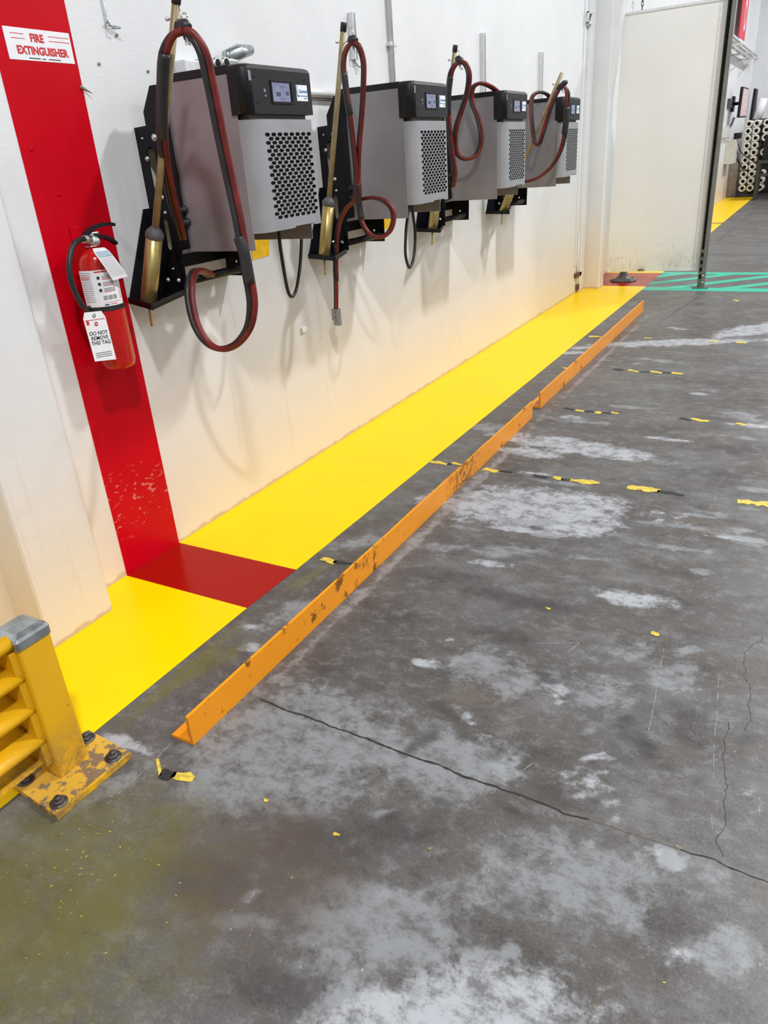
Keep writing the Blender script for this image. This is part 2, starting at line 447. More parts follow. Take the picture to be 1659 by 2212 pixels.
def make_floor():
    xs = [-2.6] + list(np.arange(-2.35, 3.6, .03)) + [5, 12]; ys = [-6, -1] + list(np.arange(.25, 4.5, .025)) + list(np.arange(4.5, 12, .05)) + [13, 15, 18, 22, 26]
    X, Y = np.meshgrid(xs, ys, indexing='ij'); F_ = {k: np.zeros(X.shape) for k in (WH, GR, DK, BR, OL)}
    for (o, a, L, W), col, st in PATCH:
        dx, dy = X - o.x, Y - o.y; u = (dx * math.cos(a) + dy * math.sin(a)) / L; v = (-dx * math.sin(a) + dy * math.cos(a)) / max(W, .02)
        d = np.sqrt(u * u + v * v); f = np.clip(1.55 - d, 0, 1.2) * st * 1.15
        F_[col] = np.maximum(F_[col], f)
    nx, ny = X.shape; vs = np.stack([X.ravel(), Y.ravel(), np.zeros(X.size)], 1)
    fs = [(i * ny + j, (i + 1) * ny + j, (i + 1) * ny + j + 1, i * ny + j + 1) for i in range(nx - 1) for j in range(ny - 1)]
    me = bpy.data.meshes.new('floor'); me.from_pydata(vs.tolist(), [], fs); me.update()
    for k, f in F_.items():
        at_ = me.attributes.new(k, 'FLOAT', 'POINT'); at_.data.foreach_set('value', f.ravel().astype('f'))
    me.materials.append(M_FLOOR); o = bpy.data.objects.new('floor', me); COL.objects.link(o); o['kind'] = 'structure'
    sets = {}
    for A, B, w_, col, br in LINES:
        kind = 'chalk_mark' if col[0] > .3 else ('floor_joint' if w_ > .0045 else 'floor_crack')
        if kind == 'floor_joint' and col[0] > .1: kind = 'joint_filler'
        m = sets.setdefault(kind, MB()); d = B - A; n = max(2, int(d.length / .012)); nr = Vector((-d.y, d.x, 0)).normalized(); pr = None
        for i in range(n + 1):
            q = A + d * (i / n); off = noise.noise(Vector((q.x * 18, q.y * 18, br))) * .006 * br + noise.noise(Vector((q.x * 80, q.y * 80, 5))) * .0025 * br
            ww = w_ * (.55 + .6 * abs(noise.noise(Vector((q.x * 60, q.y * 60, 9))) * 2)) * (.7 if kind == 'chalk_mark' else (.75 if kind != 'floor_crack' else .45))
            if kind == 'chalk_mark' and noise.noise(Vector((q.x * 30, q.y * 30, 2))) < -.12: pr = None; continue
            c_ = q + nr * off + Vector((0, 0, .0006)); cur = (m.bm.verts.new(c_ - nr * ww * .5), m.bm.verts.new(c_ + nr * ww * .5))
            if pr: m._f([pr[0], cur[0], cur[1], pr[1]])
            pr = cur
    mm = {'chalk_mark': simple('chalk', (.30, .31, .32), .8, 0, .3, 60), 'floor_joint': simple('dark_joint', (.022, .020, .018), .8, 0, .4, 50), 'floor_crack': simple('dark_crack', (.022, .020, .020), .8), 'joint_filler': simple('tan_joint_filler', (.13, .095, .065), .8, 0, .3, 40)}
    for k, m in sets.items(): m.build(k, mm[k], o)
make_floor()
struct('ceiling', MB().box((-2.6, -6, 7.5), (12, 26, 7.6)), M_CEIL)
w = MB()
w.prism([(XW, -6, 0), (-2.6, -6, 0), (-2.6, 26, 0), (XW, 26, 0)], (0, 0, 7.5))
struct('wall_left', w, M_WALL)
# shallow pilasters of the same painted wall
w = MB().prism([(XW - .02, 1.28, 0), (-2.186, 1.285, 0), (-2.18, 1.292, 0), (-2.18, 1.562, 0), (-2.186, 1.572, 0), (XW - .02, 1.575, 0)], (0, 0, 7.5))
struct('wall_left_near_pilaster', w, M_WALL)['label'] = 'white painted pilaster beside the red band'
w = MB().prism([(XW - .02, 8.81, 0), (-2.15, 8.80, 0), (-2.138, 8.83, 0), (-2.138, 8.99, 0), (XW - .02, 9.03, 0)], (0, 0, 7.5))
w.prism([(-2.15, 8.81, 1.80), (-2.055, 8.81, 2.75), (-2.055, 8.81, 7.5), (-2.15, 8.81, 7.5)], (0, .17, 0))
struct('wall_left_far_pilaster', w, M_WALL)['label'] = 'white painted pilaster at the far end of the charging bay'
w = MB().box((XW, 22.95, 0), (-2.16, 23.5, 7.5)); struct('wall_left_distant_pilaster', w, M_WALL)
struct('wall_back', MB().box((-2.6, 24.6, 0), (12, 24.8, 7.5)), M_WALL)
struct('wall_right', MB().box((12, -6, 0), (12.2, 26, 7.5)), M_FARW)
struct('wall_front', MB().box((-2.6, -6.2, 0), (12, -6, 7.5)), M_FARW)
# painted moulding strips at the wall end
for k, (y, wd, d) in enumerate(((8.47, .05, .012), (8.62, .10, .030), (8.76, .035, .02))):
    struct('trim_%d' % (k + 1), MB().box((XW, y - wd / 2, .0 if k != 0 else .3), (XW + d, y + wd / 2, 7.5), .004), M_WALL)

# ---- painted markings (thin coats)
def mark(name, pts, z, m, label, cat='floor marking', group=None):
    o = MB().prism([(x, y, z - .0012 if z > .0011 else 0.0003) for x, y in pts], (0, 0, .0012)).build(name, m)
    return tag(o, label, cat, group)
XS = -1.685
mark('yellow_floor_marking', [(XW, -2), (XS - .01, -2), (XS - .008, 1.785), (XW, 1.785)], .001, M_YEL, 'yellow painted floor stripe between the red floor patch and the yellow guard rail')
mark('yellow_floor_marking', [(XW, 2.10), (XS, 2.10), (XS + .03, 8.985), (XW, 8.985)], .001, M_YEL, 'long yellow painted floor stripe below the row of chargers')
mark('yellow_floor_marking', [(XW, 9.972), (XS + .03, 9.972), (XS + .03, 15.9), (XW, 15.9)], .001, M_YEL, 'yellow floor stripe starting behind the cream partition panel')
mark('yellow_floor_marking', [(XW, 16.05), (XS + .03, 16.05), (XS + .03, 22.7), (XW, 22.7)], .001, M_YEL, 'distant yellow floor stripe running to the rack of white rolls')
mark('red_floor_marking', [(XW, 15.9), (XS + .03, 15.9), (XS + .03, 16.05), (XW, 16.05)], .001, M_REDF, 'thin red line across the distant yellow stripe')
mark('red_floor_marking', [(XW, 1.785), (XS - .008, 1.785), (XS, 2.10), (XW, 2.10)], .001, M_REDF, 'dark red painted floor patch below the fire extinguisher')
mark('red_floor_marking', [(XW, 8.985), (XS + .03, 8.985), (XS + .03, 9.972), (XW, 9.972)], .001, M_REDF, 'red painted floor patch around the flared iron foot')
o = MB().box((XW, 1.787, 0), (XW + .0015, 2.10, 7.5)).build('red_wall_marking', M_REDW)
tag(o, 'tall red painted band on the white wall behind the fire extinguisher', 'wall marking')
g = MB()
x0, x1, y0, y1 = XS + .03, 7.0, 8.75, 10.04
def gp(pts): g.prism([(x, y, .0003) for x, y in pts], (0, 0, .0012))
gp([(x0, y0), (x1, y0), (x1, y0 + .20), (x0, y0 + .20)]); gp([(x0, y1 - .16), (x1, y1 - .16), (x1, y1), (x0, y1)])
k = x0 - .9
while k < x1:                        # slanting bars, clipped to the crossing
    a, b = k, k + .19; run = 1.0
    pts = []
    for xa in ((a, y0 + .2), (b, y0 + .2), (b + run, y1 - .16), (a + run, y1 - .16)): pts.append(xa)
    if a >= x0: gp(pts)
    elif b + run > x0:
        H = y1 - .16 - y0 - .2; f = lambda x, s_: y0 + .2 + (x0 - x) / run * H
        if b > x0: gp([(x0, y0 + .2), (b, y0 + .2), (b + run, y1 - .16), (a + run, y1 - .16), (x0, f(a, 0))])
        else: gp([(x0, f(b, 0)), (b + run, y1 - .16), (max(a + run, x0), y1 - .16)] + ([(x0, f(a, 0))] if a + run > x0 else []))
    k += .56
tag(g.build('green_crosswalk_marking', M_GRN), 'green striped crossing painted on the grey floor at the foot of the partition', 'floor marking')

# ================================================================== KERB ANGLES
def kerb(xa, ya, xb, yb, label):
    L = math.hypot(xb - xa, yb - ya); t = thing('kerb_angle', label, 'kerb rail', (xa, ya, 0), 'orange steel angles bolted along the stripe')
    prof = [(0, 0), (0, .102), (-.008, .104), (-.011, .100), (-.011, .010), (-.085, .009), (-.087, 0)]
    m = MB(); N = 40; rings = []
    for i in range(N + 1):
        s_ = i / N; x = xa + (xb - xa) * s_; y = ya + (yb - ya) * s_
        dz = .002 * noise.noise(Vector((s_ * 9, xa, 1)))
        rings.append([m.bm.verts.new((x + u + (.002 * noise.noise(Vector((s_ * 14, 3, 2))) if w_ > .05 else 0), y, w_ + (dz if w_ > .05 else 0) + .001)) for u, w_ in prof])
    for a, b in zip(rings, rings[1:]):
        for k in range(len(prof)): m._f([a[k], a[(k + 1) % len(prof)], b[(k + 1) % len(prof)], b[k]])
    m._f(rings[0]); m._f(rings[-1][::-1])
    m.build('angle_bar', M_ORG, t)
    for k in range(int(L // .8)):
        y = ya + .3 + k * .8
        if y < yb - .1:
            bb = MB(); bb.lathe([(0, .02), (.010, .02), (.010, .012), (.016, .012), (.016, .0)], Matrix.Translation((xa - .05, y, .010)), 10); bb.build('anchor_bolt', M_ORG, t)
    return t
kerb(-1.372, 1.132, -1.392, 4.235, 'long orange steel kerb angle nearest the camera, black scuffs at its middle')
kerb(-1.402, 4.42, -1.405, 7.58, 'far orange steel kerb angle ending short of the green crossing')

# ================================================================== GUARD RAIL
def guard():
    t = thing('guard_rail', 'scuffed yellow steel guard rail end with grey capped post at the left edge', 'guard rail', (-1.66, .91, 0))
    p = MB(); p.prism([(-1.515, .767, .001), (-1.507, 1.02, .001), (-1.70, 1.035, .001), (-1.755, .79, .001)], (0, 0, .016)); p.build('base_plate', M_PLATE, t)
    e = MB(); e.prism([(-1.512, .765, .0015), (-1.504, 1.02, .0015), (-1.512, 1.02, .0015), (-1.52, .767, .0015)], (0, 0, .018)); e.build('plate_edge', M_BAR, t)
    # tapering post section with rounded corners
    def ring(cx, cy, hx, hy, z, r=.008):
        o = []
        for sx, sy, a0 in ((1, 1, 0), (-1, 1, 90), (-1, -1, 180), (1, -1, 270)):
            for k in range(4):
                a = math.radians(a0 + k * 30); o.append((cx + sx * (hx - r) + r * math.cos(a), cy + sy * (hy - r) + r * math.sin(a), z))
        return o
    m = MB(); A = [[m.bm.verts.new(v) for v in ring(-1.660, .911, .05, .049, z)] for z in (.017, .2, .448)]
    for a, b in zip(A, A[1:]):
        for k in range(16): m._f([a[k], a[(k + 1) % 16], b[(k + 1) % 16], b[k]])
    m._f(A[0][::-1]); m._f(A[-1]); m.build('post', M_BAR, t)
    c = MB(); B = [[c.bm.verts.new(v) for v in ring(-1.660, .911, hx, hy, z, r)] for hx, hy, z, r in ((.053, .052, .444, .009), (.0535, .0525, .468, .009), (.050, .049, .476, .01), (.036, .035, .484, .01), (.012, .012, .487, .006))]
    for a, b in zip(B, B[1:]):
        for k in range(16):
            f = c._f([a[k], a[(k + 1) % 16], b[(k + 1) % 16], b[k]])
    c._f(B[0][::-1]); c._f(B[-1]); c.build('post_cap', M_GALV, t)
    for x, y in ((-1.545, .80), (-1.54, .985), (-1.70, .815), (-1.672, 1.005)):
        b = MB(); b.lathe([(0, .021), (.008, .021), (.0085, .012)], Matrix.Translation((x, y, .017)), 14); b.lathe([(0, .0125), (.016, .0125), (.0175, .011), (.0175, .003)], Matrix.Translation((x, y, .017)), 6); b.lathe([(0, .003), (.024, .003), (.024, 0)], Matrix.Translation((x, y, .017)), 20); b.build('anchor_bolt', M_BOLT, t)
    # ribbed rail: three and a half round corrugations
    pr = []
    for i in range(81):
        z = .075 + i * .41 / 80
        ph = (z - .155) / .1025 * 2 * PI
        s_ = math.cos(ph); s_ = math.copysign(abs(s_) ** .6, s_)
        pr.append((-1.655 + .036 * s_, z))
    ys = [-.9, -.5, -.1, .3, .6, .862]
    m = MB(); R1 = []
    for y in ys: R1.append([[m.bm.verts.new((x + dx, y, z)) for x, z in pr] for dx in (0, -.004)])
    for a, b in zip(R1, R1[1:]):
        for L_ in (0, 1):
            for k in range(len(pr) - 1):
                f = m._f([a[L_][k], a[L_][k + 1], b[L_][k + 1], b[L_][k]])
                if f: f.smooth = True
    e0 = R1[-1]
    for k in range(len(pr) - 1): m._f([e0[0][k], e0[0][k + 1], e0[1][k + 1], e0[1][k]])
    m.build('rail_panel', M_BAR, t)
    m = MB(); m.box((-1.70, .845, .07), (-1.625, .866, .44), .003); m.build('end_flange', M_BAR, t)
guard()

# ================================================================== FLOOR SCRAPS
M_TY = simple('yellow_hazard_tape', (.66, .49, .06), .5, 0, .25, 60, wear=(.1, .09, .05), wear_amt=-.1, wscale=60); M_TB = simple('black_hazard_tape', (.02, .02, .022), .45)
ORD = {}
def scrap(x0, y0, x1, y1, h, m, label, group='torn scraps of hazard tape on the floor'):
    A = at(x0, y0, 'z', 0); B = at(x1, y1, 'z', 0); d = B - A; nrm = Vector((-d.y, d.x, 0)).normalized()
    U = at((x0 + x1) / 2, (y0 + y1) / 2 - h, 'z', 0); V = at((x0 + x1) / 2, (y0 + y1) / 2 + h, 'z', 0)
    wd = max(abs((U - V).dot(nrm)) / 2, .006); n = max(3, int(d.length / .02)); up = []; dn = []
    for i in range(n + 1):
        q = A + d * (i / n); e = .35 + .65 * math.sin(PI * min(max(i / n, .08), .92)) ** .4
        up.append(q + nrm * wd * e * random.uniform(.35, 1.15)); dn.append(q - nrm * wd * e * random.uniform(.35, 1.15))
    o = MB().prism([(v.x, v.y, .0006) for v in up + dn[::-1]], (0, 0, .0012)).build('tape_scrap', m)
    cc = (A + B) / 2
    o.data.transform(Matrix.Translation((-cc.x, -cc.y, 0))); o.location = (cc.x, cc.y, 0)
    k_ = ORD.setdefault(label, 0); ORD[label] += 1
    tag(o, (('first', 'second', 'third', 'fourth', 'fifth', 'sixth', 'seventh')[k_] + ' from left, ' if '~' in label else '') + label.replace('~', ''), 'tape scrap', group)
LA = '~%s tape scrap in the line crossing the near kerb angle'
for a in ((930, 997, 966, 1003, 4), (974, 1000, 998, 1004, 3), (1045, 1013, 1075, 1020, 5), (1198, 1030, 1212, 1037, 5), (1230, 1037, 1295, 1044, 5), (1355, 1052, 1425, 1061, 6), (1593, 1083, 1680, 1092, 6)): scrap(*a, M_TY, LA % 'yellow', 'yellow scraps in the near tape line')
for a in ((966, 1003, 975, 1002, 3), (1078, 1017, 1107, 1021, 3), (1152, 1027, 1182, 1033, 3), (1212, 1035, 1232, 1038, 3), (1420, 1061, 1478, 1070, 4)): scrap(*a, M_TB, LA % 'black', 'black scraps in the near tape line')
LB = '~%s tape scrap in the line by the gap between kerb angles'
for a in ((1243, 886, 1262, 889, 2.5), (1285, 890, 1298, 893, 3), (1320, 891, 1335, 894, 3), (1492, 905, 1530, 911, 3), (1590, 915, 1613, 918, 2.5)): scrap(*a, M_TY, LB % 'yellow', 'yellow scraps in the middle tape line')
for a in ((1220, 881, 1240, 886, 3), (1262, 888, 1284, 891, 2.5), (1300, 891, 1320, 893, 2), (1468, 904, 1495, 908, 3)): scrap(*a, M_TB, LB % 'black', 'black scraps in the middle tape line')
LC = '~%s tape scrap in the line beside the far kerb angle'
for a in ((1216, 794, 1230, 799, 2.5), (1357, 799, 1380, 804, 3), (1405, 802, 1431, 806, 3), (1450, 805, 1475, 808, 2.5)): scrap(*a, M_TY, LC % 'yellow', 'yellow scraps in the far tape line')
for a in ((1325, 797, 1346, 800, 2.5), (1380, 803, 1405, 804, 2), (1431, 805, 1450, 806, 2)): scrap(*a, M_TB, LC % 'black', 'black scraps in the far tape line')
LD = '~small yellow tape scrap in the farthest line beside white streaks'
for a in ((1272, 727, 1298, 728, 2), (1390, 730, 1408, 731, 1.6), (1530, 737, 1552, 738, 1.6), (1590, 739, 1613, 741, 2)): scrap(*a, M_TY, LD, 'yellow scraps in the farthest tape line')
scrap(695, 1207, 724, 1216, 7, M_TY, 'yellow tape scrap between the yellow stripe and the near kerb angle')
scrap(720, 1214, 760, 1218, 4, M_TB, 'black tape scrap touching the back of the near kerb angle')
scrap(340, 1640, 347, 1676, 6, M_TY, 'thin yellow strip of tape beside the guard rail base plate')
scrap(346, 1672, 380, 1674, 15, M_TB, 'black square tape scrap below the near end of the near kerb angle')
scrap(374, 1672, 418, 1684, 13, M_TY, 'yellow angular tape scrap below the near end of the near kerb angle')
for x, y, r_, L_ in ((727, 1802, 7, 'yellow crumb of tape alone in the dark stained foreground'), (1184, 1314, 5, 'tiny yellow crumb of tape on the floor under the pale streak'), (1415, 1368, 9, 'yellow crumb of tape right of the floor centre'), (1590, 649, 4, 'yellow crumb of tape near the green crossing'), (575, 1728, 5, 'small yellow sliver of tape right of the guard rail foot')):
    scrap(x - r_, y - 1, x + r_, y + 2, r_ * .6, M_TY, L_)
fl = MB()
for i in range(105):
    x, y = random.gauss(140, 120), random.gauss(1830, 90)
    if i > 80: x, y = random.uniform(0, 1500), random.uniform(1500, 2180)
    if y < 1660: continue
    q = at(x, y, 'z', 0); a = random.uniform(0, PI); r_ = random.uniform(.0010, .0026); d = Vector((math.cos(a), math.sin(a), 0)) * r_ * 1.8; e = Vector((-d.y, d.x, 0)) * random.uniform(.15, .35)
    if q.x < -1.5 and q.y < 1.06: continue
    fl.prism([tuple(v + Vector((0, 0, .0004))) for v in (q + d, q + e, q - d, q - e)], (0, 0, .0008))
tag(fl.build('paint_flakes', M_TY), 'tiny yellow paint flakes strewn over the foreground floor', 'paint flakes', kind='stuff')

# ================================================================== CHARGERS
YC = [2.316, 3.572, 4.815, 6.058]; Y0 = YC[0]
where = ['nearest the fire extinguisher', 'second from the fire extinguisher', 'third from the fire extinguisher', 'farthest, beside the far pilaster']
def P_(u, v, z): return (XW + u, Y0 + v, z)
CG = 'grey wall mounted battery chargers'
def charger():
    t = thing('battery_charger', 'x', 'battery charger', (XW + .15, Y0, 1.225), CG)
    W = .388
    m = MB(); m.box(P_(.15, .002, 1.30), P_(.475, W - .002, 1.80))
    m.build('cabinet_core', M_IN, t)
    for v0, v1, ue in ((0, .004, .49), (W - .004, W, .49)):
        m = MB(); m.box(P_(.15, v0, 1.225), P_(ue, v1, 1.802), .0015); m.build('side_panel', M_SIDE, t)
    m = MB(); m.box(P_(.15, .004, 1.225), P_(.155, W - .004, 1.30)); m.build('rear_panel', M_IN, t)
    m = MB(); m.box(P_(.148, -.002, 1.800), P_(.478, W + .002, 1.828), .004); m.build('top_cover', M_BLACKP, t)
    # header housing with rounded front corners
    m = MB(); r = .035; v0, v1, u0, u1 = -.006, .397, .472, .547
    out = [(u0, v0)]
    for k in range(7): a = -PI / 2 + k * PI / 12; out.append((u1 - r + r * math.cos(a), v0 + r + r * math.sin(a)))
    for k in range(5): a = k * PI / 8; out.append((u1 - .008 + .008 * math.cos(a), v1 - .008 + .008 * math.sin(a)))
    out.append((u0, v1))
    lv = [(0, 1.674), (0, 1.812), (.004, 1.822), (.013, 1.827)]; rings = []
    for ins, z in lv:
        rg = []
        for u, v in out:
            cu, cv = (u0 + u1) / 2, (v0 + v1) / 2
            du = -ins if u > cu else 0; dv = ins if v < cv else -ins
            rg.append(m.bm.verts.new(P_(u + du, v + dv, z)))
        rings.append(rg)
    for a, b in zip(rings, rings[1:]):
        for k in range(len(a)):
            f = m._f([a[k], a[(k + 1) % len(a)], b[(k + 1) % len(a)], b[k]])
            if f: f.smooth = 1 <= k <= 6
    m._f(rings[0][::-1]); m._f(rings[-1]); hd = m.build('display_housing', M_BLACKP, t)
    ext = .0005
    # screen recess rim, screen, sticker, screws, reader mark placed from the photo on the housing front
    uf = XW + .547
    def hz(x, y, du=0.): return at(x, y, 'x', uf + du)
    a, b = hz(582, 172), hz(634, 226)
    m = MB(); y0, y1, z0, z1 = a.y, b.y, b.z, a.z; e = .008
    for (ya, yb, za, zb) in ((y0, y1, z1 - e, z1), (y0, y1, z0, z0 + e), (y0, y0 + e, z0 + e, z1 - e), (y1 - e, y1, z0 + e, z1 - e)):
        m.box((uf - .001, ya, za), (uf + .003, yb, zb), .001)
    rim = m.build('screen_rim', M_BLACKM, t)
    scy, scz = (y0 + y1) / 2, (z0 + z1) / 2; hw, hh = (y1 - y0) / 2 - e, (z1 - z0) / 2 - e
    m = MB(); m.box((uf - .001, scy - hw, scz - hh), (uf + .0012, scy + hw * .86, scz + hh)); sc = m.build('screen', emissive('lit_display', (.40, .43, .68), .62), t)
    M_S1 = simple('display_graphic_dark', (.06, .07, .12), .3)
    m = MB(); m.box((uf + .0011, scy - hw * .62, scz - hh * .45), (uf + .0016, scy - hw * .15, scz + hh * .02)); m.box((uf + .0011, scy + hw * .42, scz - hh * .3), (uf + .0016, scy + hw * .72, scz + hh * .12))
    m.box((uf + .0011, scy - hw * .2, scz + hh * .55), (uf + .0016, scy + hw * .35, scz + hh * .62)); m.box((uf + .0011, scy - hw * .35, scz - hh * .72), (uf + .0016, scy + hw * .2, scz - hh * .66))
    m.build('screen_graphic', M_S1, sc)
    a, b = hz(638.5, 183), hz(664, 219)
    m = MB(); m.box((uf - .001, a.y, b.z), (uf + .0008, b.y + .004, a.z), .0004); st = m.build('sticker', M_WHITE, t)
    ym, zm = (a.y + b.y) / 2 + .003, (a.z + b.z) / 2; hz_ = (a.z - b.z) / 2; wy = b.y - a.y
    m = MB(); m.box((uf + .0008, a.y + .003, zm - hz_ * .42), (uf + .0012, b.y + .002, zm - hz_ * .30)); m.build('sticker_stripe', M_INKB, st)
    FM = lambda y, z, d=.0011: frame((uf + d, y, z), (0, 1, 0), (0, 0, 1))
    text('sticker_logo', 'Quantum', FM(ym + .006, zm + hz_ * .22), .0155, M_INKB, st, off=.0003, sx=1.0)
    MB().box((uf + .0008, ym + .010, zm - hz_ * .74), (uf + .0012, ym + .028, zm - hz_ * .58)).build('sticker_print', M_CONN, st)
    m = MB(); pts = [(uf + .0012, a.y + .012 + .010 * math.cos(q), zm + hz_ * .25 + .019 * math.sin(q)) for q in [math.radians(90 + k * 18) for k in range(11)]]
    m.tube(pts, .0012, 5); m.build('sticker_arc', M_INKB, st)
    for x, y in ((549, 165), (657, 174), (557, 223), (661, 227)):
        q = hz(x, y); m = MB(); m.lathe([(0, .0012), (.0035, .0012), (.0045, 0)], axis_m((uf, q.y, q.z), (1, 0, 0)), 10); m.build('housing_screw', M_HOLE, t)
    q = hz(572, 196); m = MB(); m.box((uf, q.y - .006, q.z - .004), (uf + .0008, q.y + .004, q.z + .006)); m.box((uf, q.y - .003, q.z - .018), (uf + .0008, q.y + .006, q.z - .012)); m.build('port_mark', M_CONN, t)
    q = hz(539, 162); m = MB(); m.box((uf - .001, q.y - .008, q.z - .016), (uf + .0006, q.y + .006, q.z + .014), .0005); m.build('worn_label', M_CONN, t)
    m = MB(); m.box(P_(.46, .02, 1.655), P_(.525, W - .02, 1.676)); m.build('neck', M_IN, t)
    # grille cover: curved near corner + flat with hexagonal perforations
    zb, zt, th = 1.285, 1.657, .002; uF = .54; m = MB()
    vs = .062; prof = [(.490, -.001), (.500, -.001)]
    for k in range(1, 9): a = -PI / 2 + k * PI / 16; prof.append((uF - .04 + .04 * math.cos(a) + (0), vs - .022 - .04 + .04 + .022 * 0 + (.04 * math.sin(a)) + .0))
    prof = [(u, min(v, vs)) for u, v in prof]; prof = [(.490, -.001), (.505, .001)] + [(.540 - .036 + .036 * math.sin(k * PI / 16), vs - .06 * math.cos(k * PI / 16)) for k in range(1, 9)]
    lo = [m.bm.verts.new(P_(u, v, zb)) for u, v in prof]; hi = [m.bm.verts.new(P_(u, v, zt)) for u, v in prof]
    for k in range(len(prof) - 1):
        f = m._f([lo[k], lo[k + 1], hi[k + 1], hi[k]]); f.smooth = True
    W2 = .380
    outer = [P_(uF, vs, zb), P_(uF, .20, zb), P_(uF, .21, zb + .006), P_(uF, .33, zb + .006), P_(uF, .34, zb), P_(uF, W2, zb), P_(uF, W2, zt), P_(uF, vs, zt)]
    holes = []; pitch = .0378; rp = (1.609 - 1.331) / 21
    for i in range(22):
        z = 1.331 + i * rp; odd = i % 2 == 0
        nc = 7 if odd else 8; vst = .094 + (pitch / 2 if odd else 0)
        for j in range(nc):
            v = vst + j * pitch; w_, h_ = .0160, .0062
            holes.append([P_(uF, v + a * w_, z + b * h_) for a, b in ((1, 0), (.60, 1), (-.60, 1), (-1, 0), (-.60, -1), (.60, -1))])
    m.plate(outer, holes, (-th, 0, 0))
    m.prism([P_(uF, W2, zb), P_(uF, W2 + .003, zb), P_(.49, W2 + .003, zb), P_(.49, W2, zb)], (0, 0, zt - zb))
    m.prism([P_(uF, vs, zt), P_(uF, W2, zt), P_(.49, W2, zt), P_(.49, .0, zt), P_(.51, .006, zt), P_(.53, .03, zt)], (0, 0, .0015))
    gr = m.build('grille_cover', M_FRONT, t, norm=False)
    bmx = bmesh.new(); bmx.from_mesh(gr.data); bmesh.ops.recalc_face_normals(bmx, faces=bmx.faces[:]); bmx.to_mesh(gr.data); bmx.free()
    m = MB(); m.box(P_(.478, vs - .02, 1.31), P_(.534, W2 - .004, 1.63)); m.build('vent_backing', M_HOLE, t)  # black backing block, paints in the darkness seen through the perforations
    # cable glands on the near side
    for x, y in ((400, 453), (406, 480)):
        q = at(x, y, 'y', Y0); m = MB()
        m.lathe([(0, .030), (.010, .030), (.012, .026), (.012, .012), (.016, .010), (.016, 0)], axis_m((q.x, Y0, q.z), (0, -1, 0)), 12); m.build('cable_gland', M_RUB, t)
    return t
ch0 = charger()
chs = [ch0]
for k in range(1, 4):
    c = copy_tree(ch0); c.location = (XW + .15, YC[k], 1.225); chs.append(c)
labs = ['largest looking grey battery charger with lit screen, nearest the fire extinguisher',
        'grey battery charger second from the fire extinguisher, thin red cable loop at its foot',
        'grey battery charger third from the fire extinguisher, behind an S-shaped cable',
        'grey battery charger beside the far pilaster, farthest of the row']
for c, l in zip(chs, labs): c['label'] = l
M_CORD = simple('thin_black_power_cord', (.012, .014, .014), .35)
def cord(pts, own, X):
    P3 = smooth_path([at(x, y, 'x', X) for x, y in pts], 8)
    MB().tube(P3, .0075 if own == 0 else .008, 8).build('power_cord', M_CORD, chs[own])
cord([(602, 470), (604, 520), (611, 570), (621, 625), (630, 641), (640, 625), (648, 575), (651, 520), (650, 470)], 0, XW + .32)
cord([(884, 430), (881, 465), (877, 500), (876, 550), (884, 578), (893, 560), (897, 515), (893, 470), (887, 430)], 1, XW + .40)

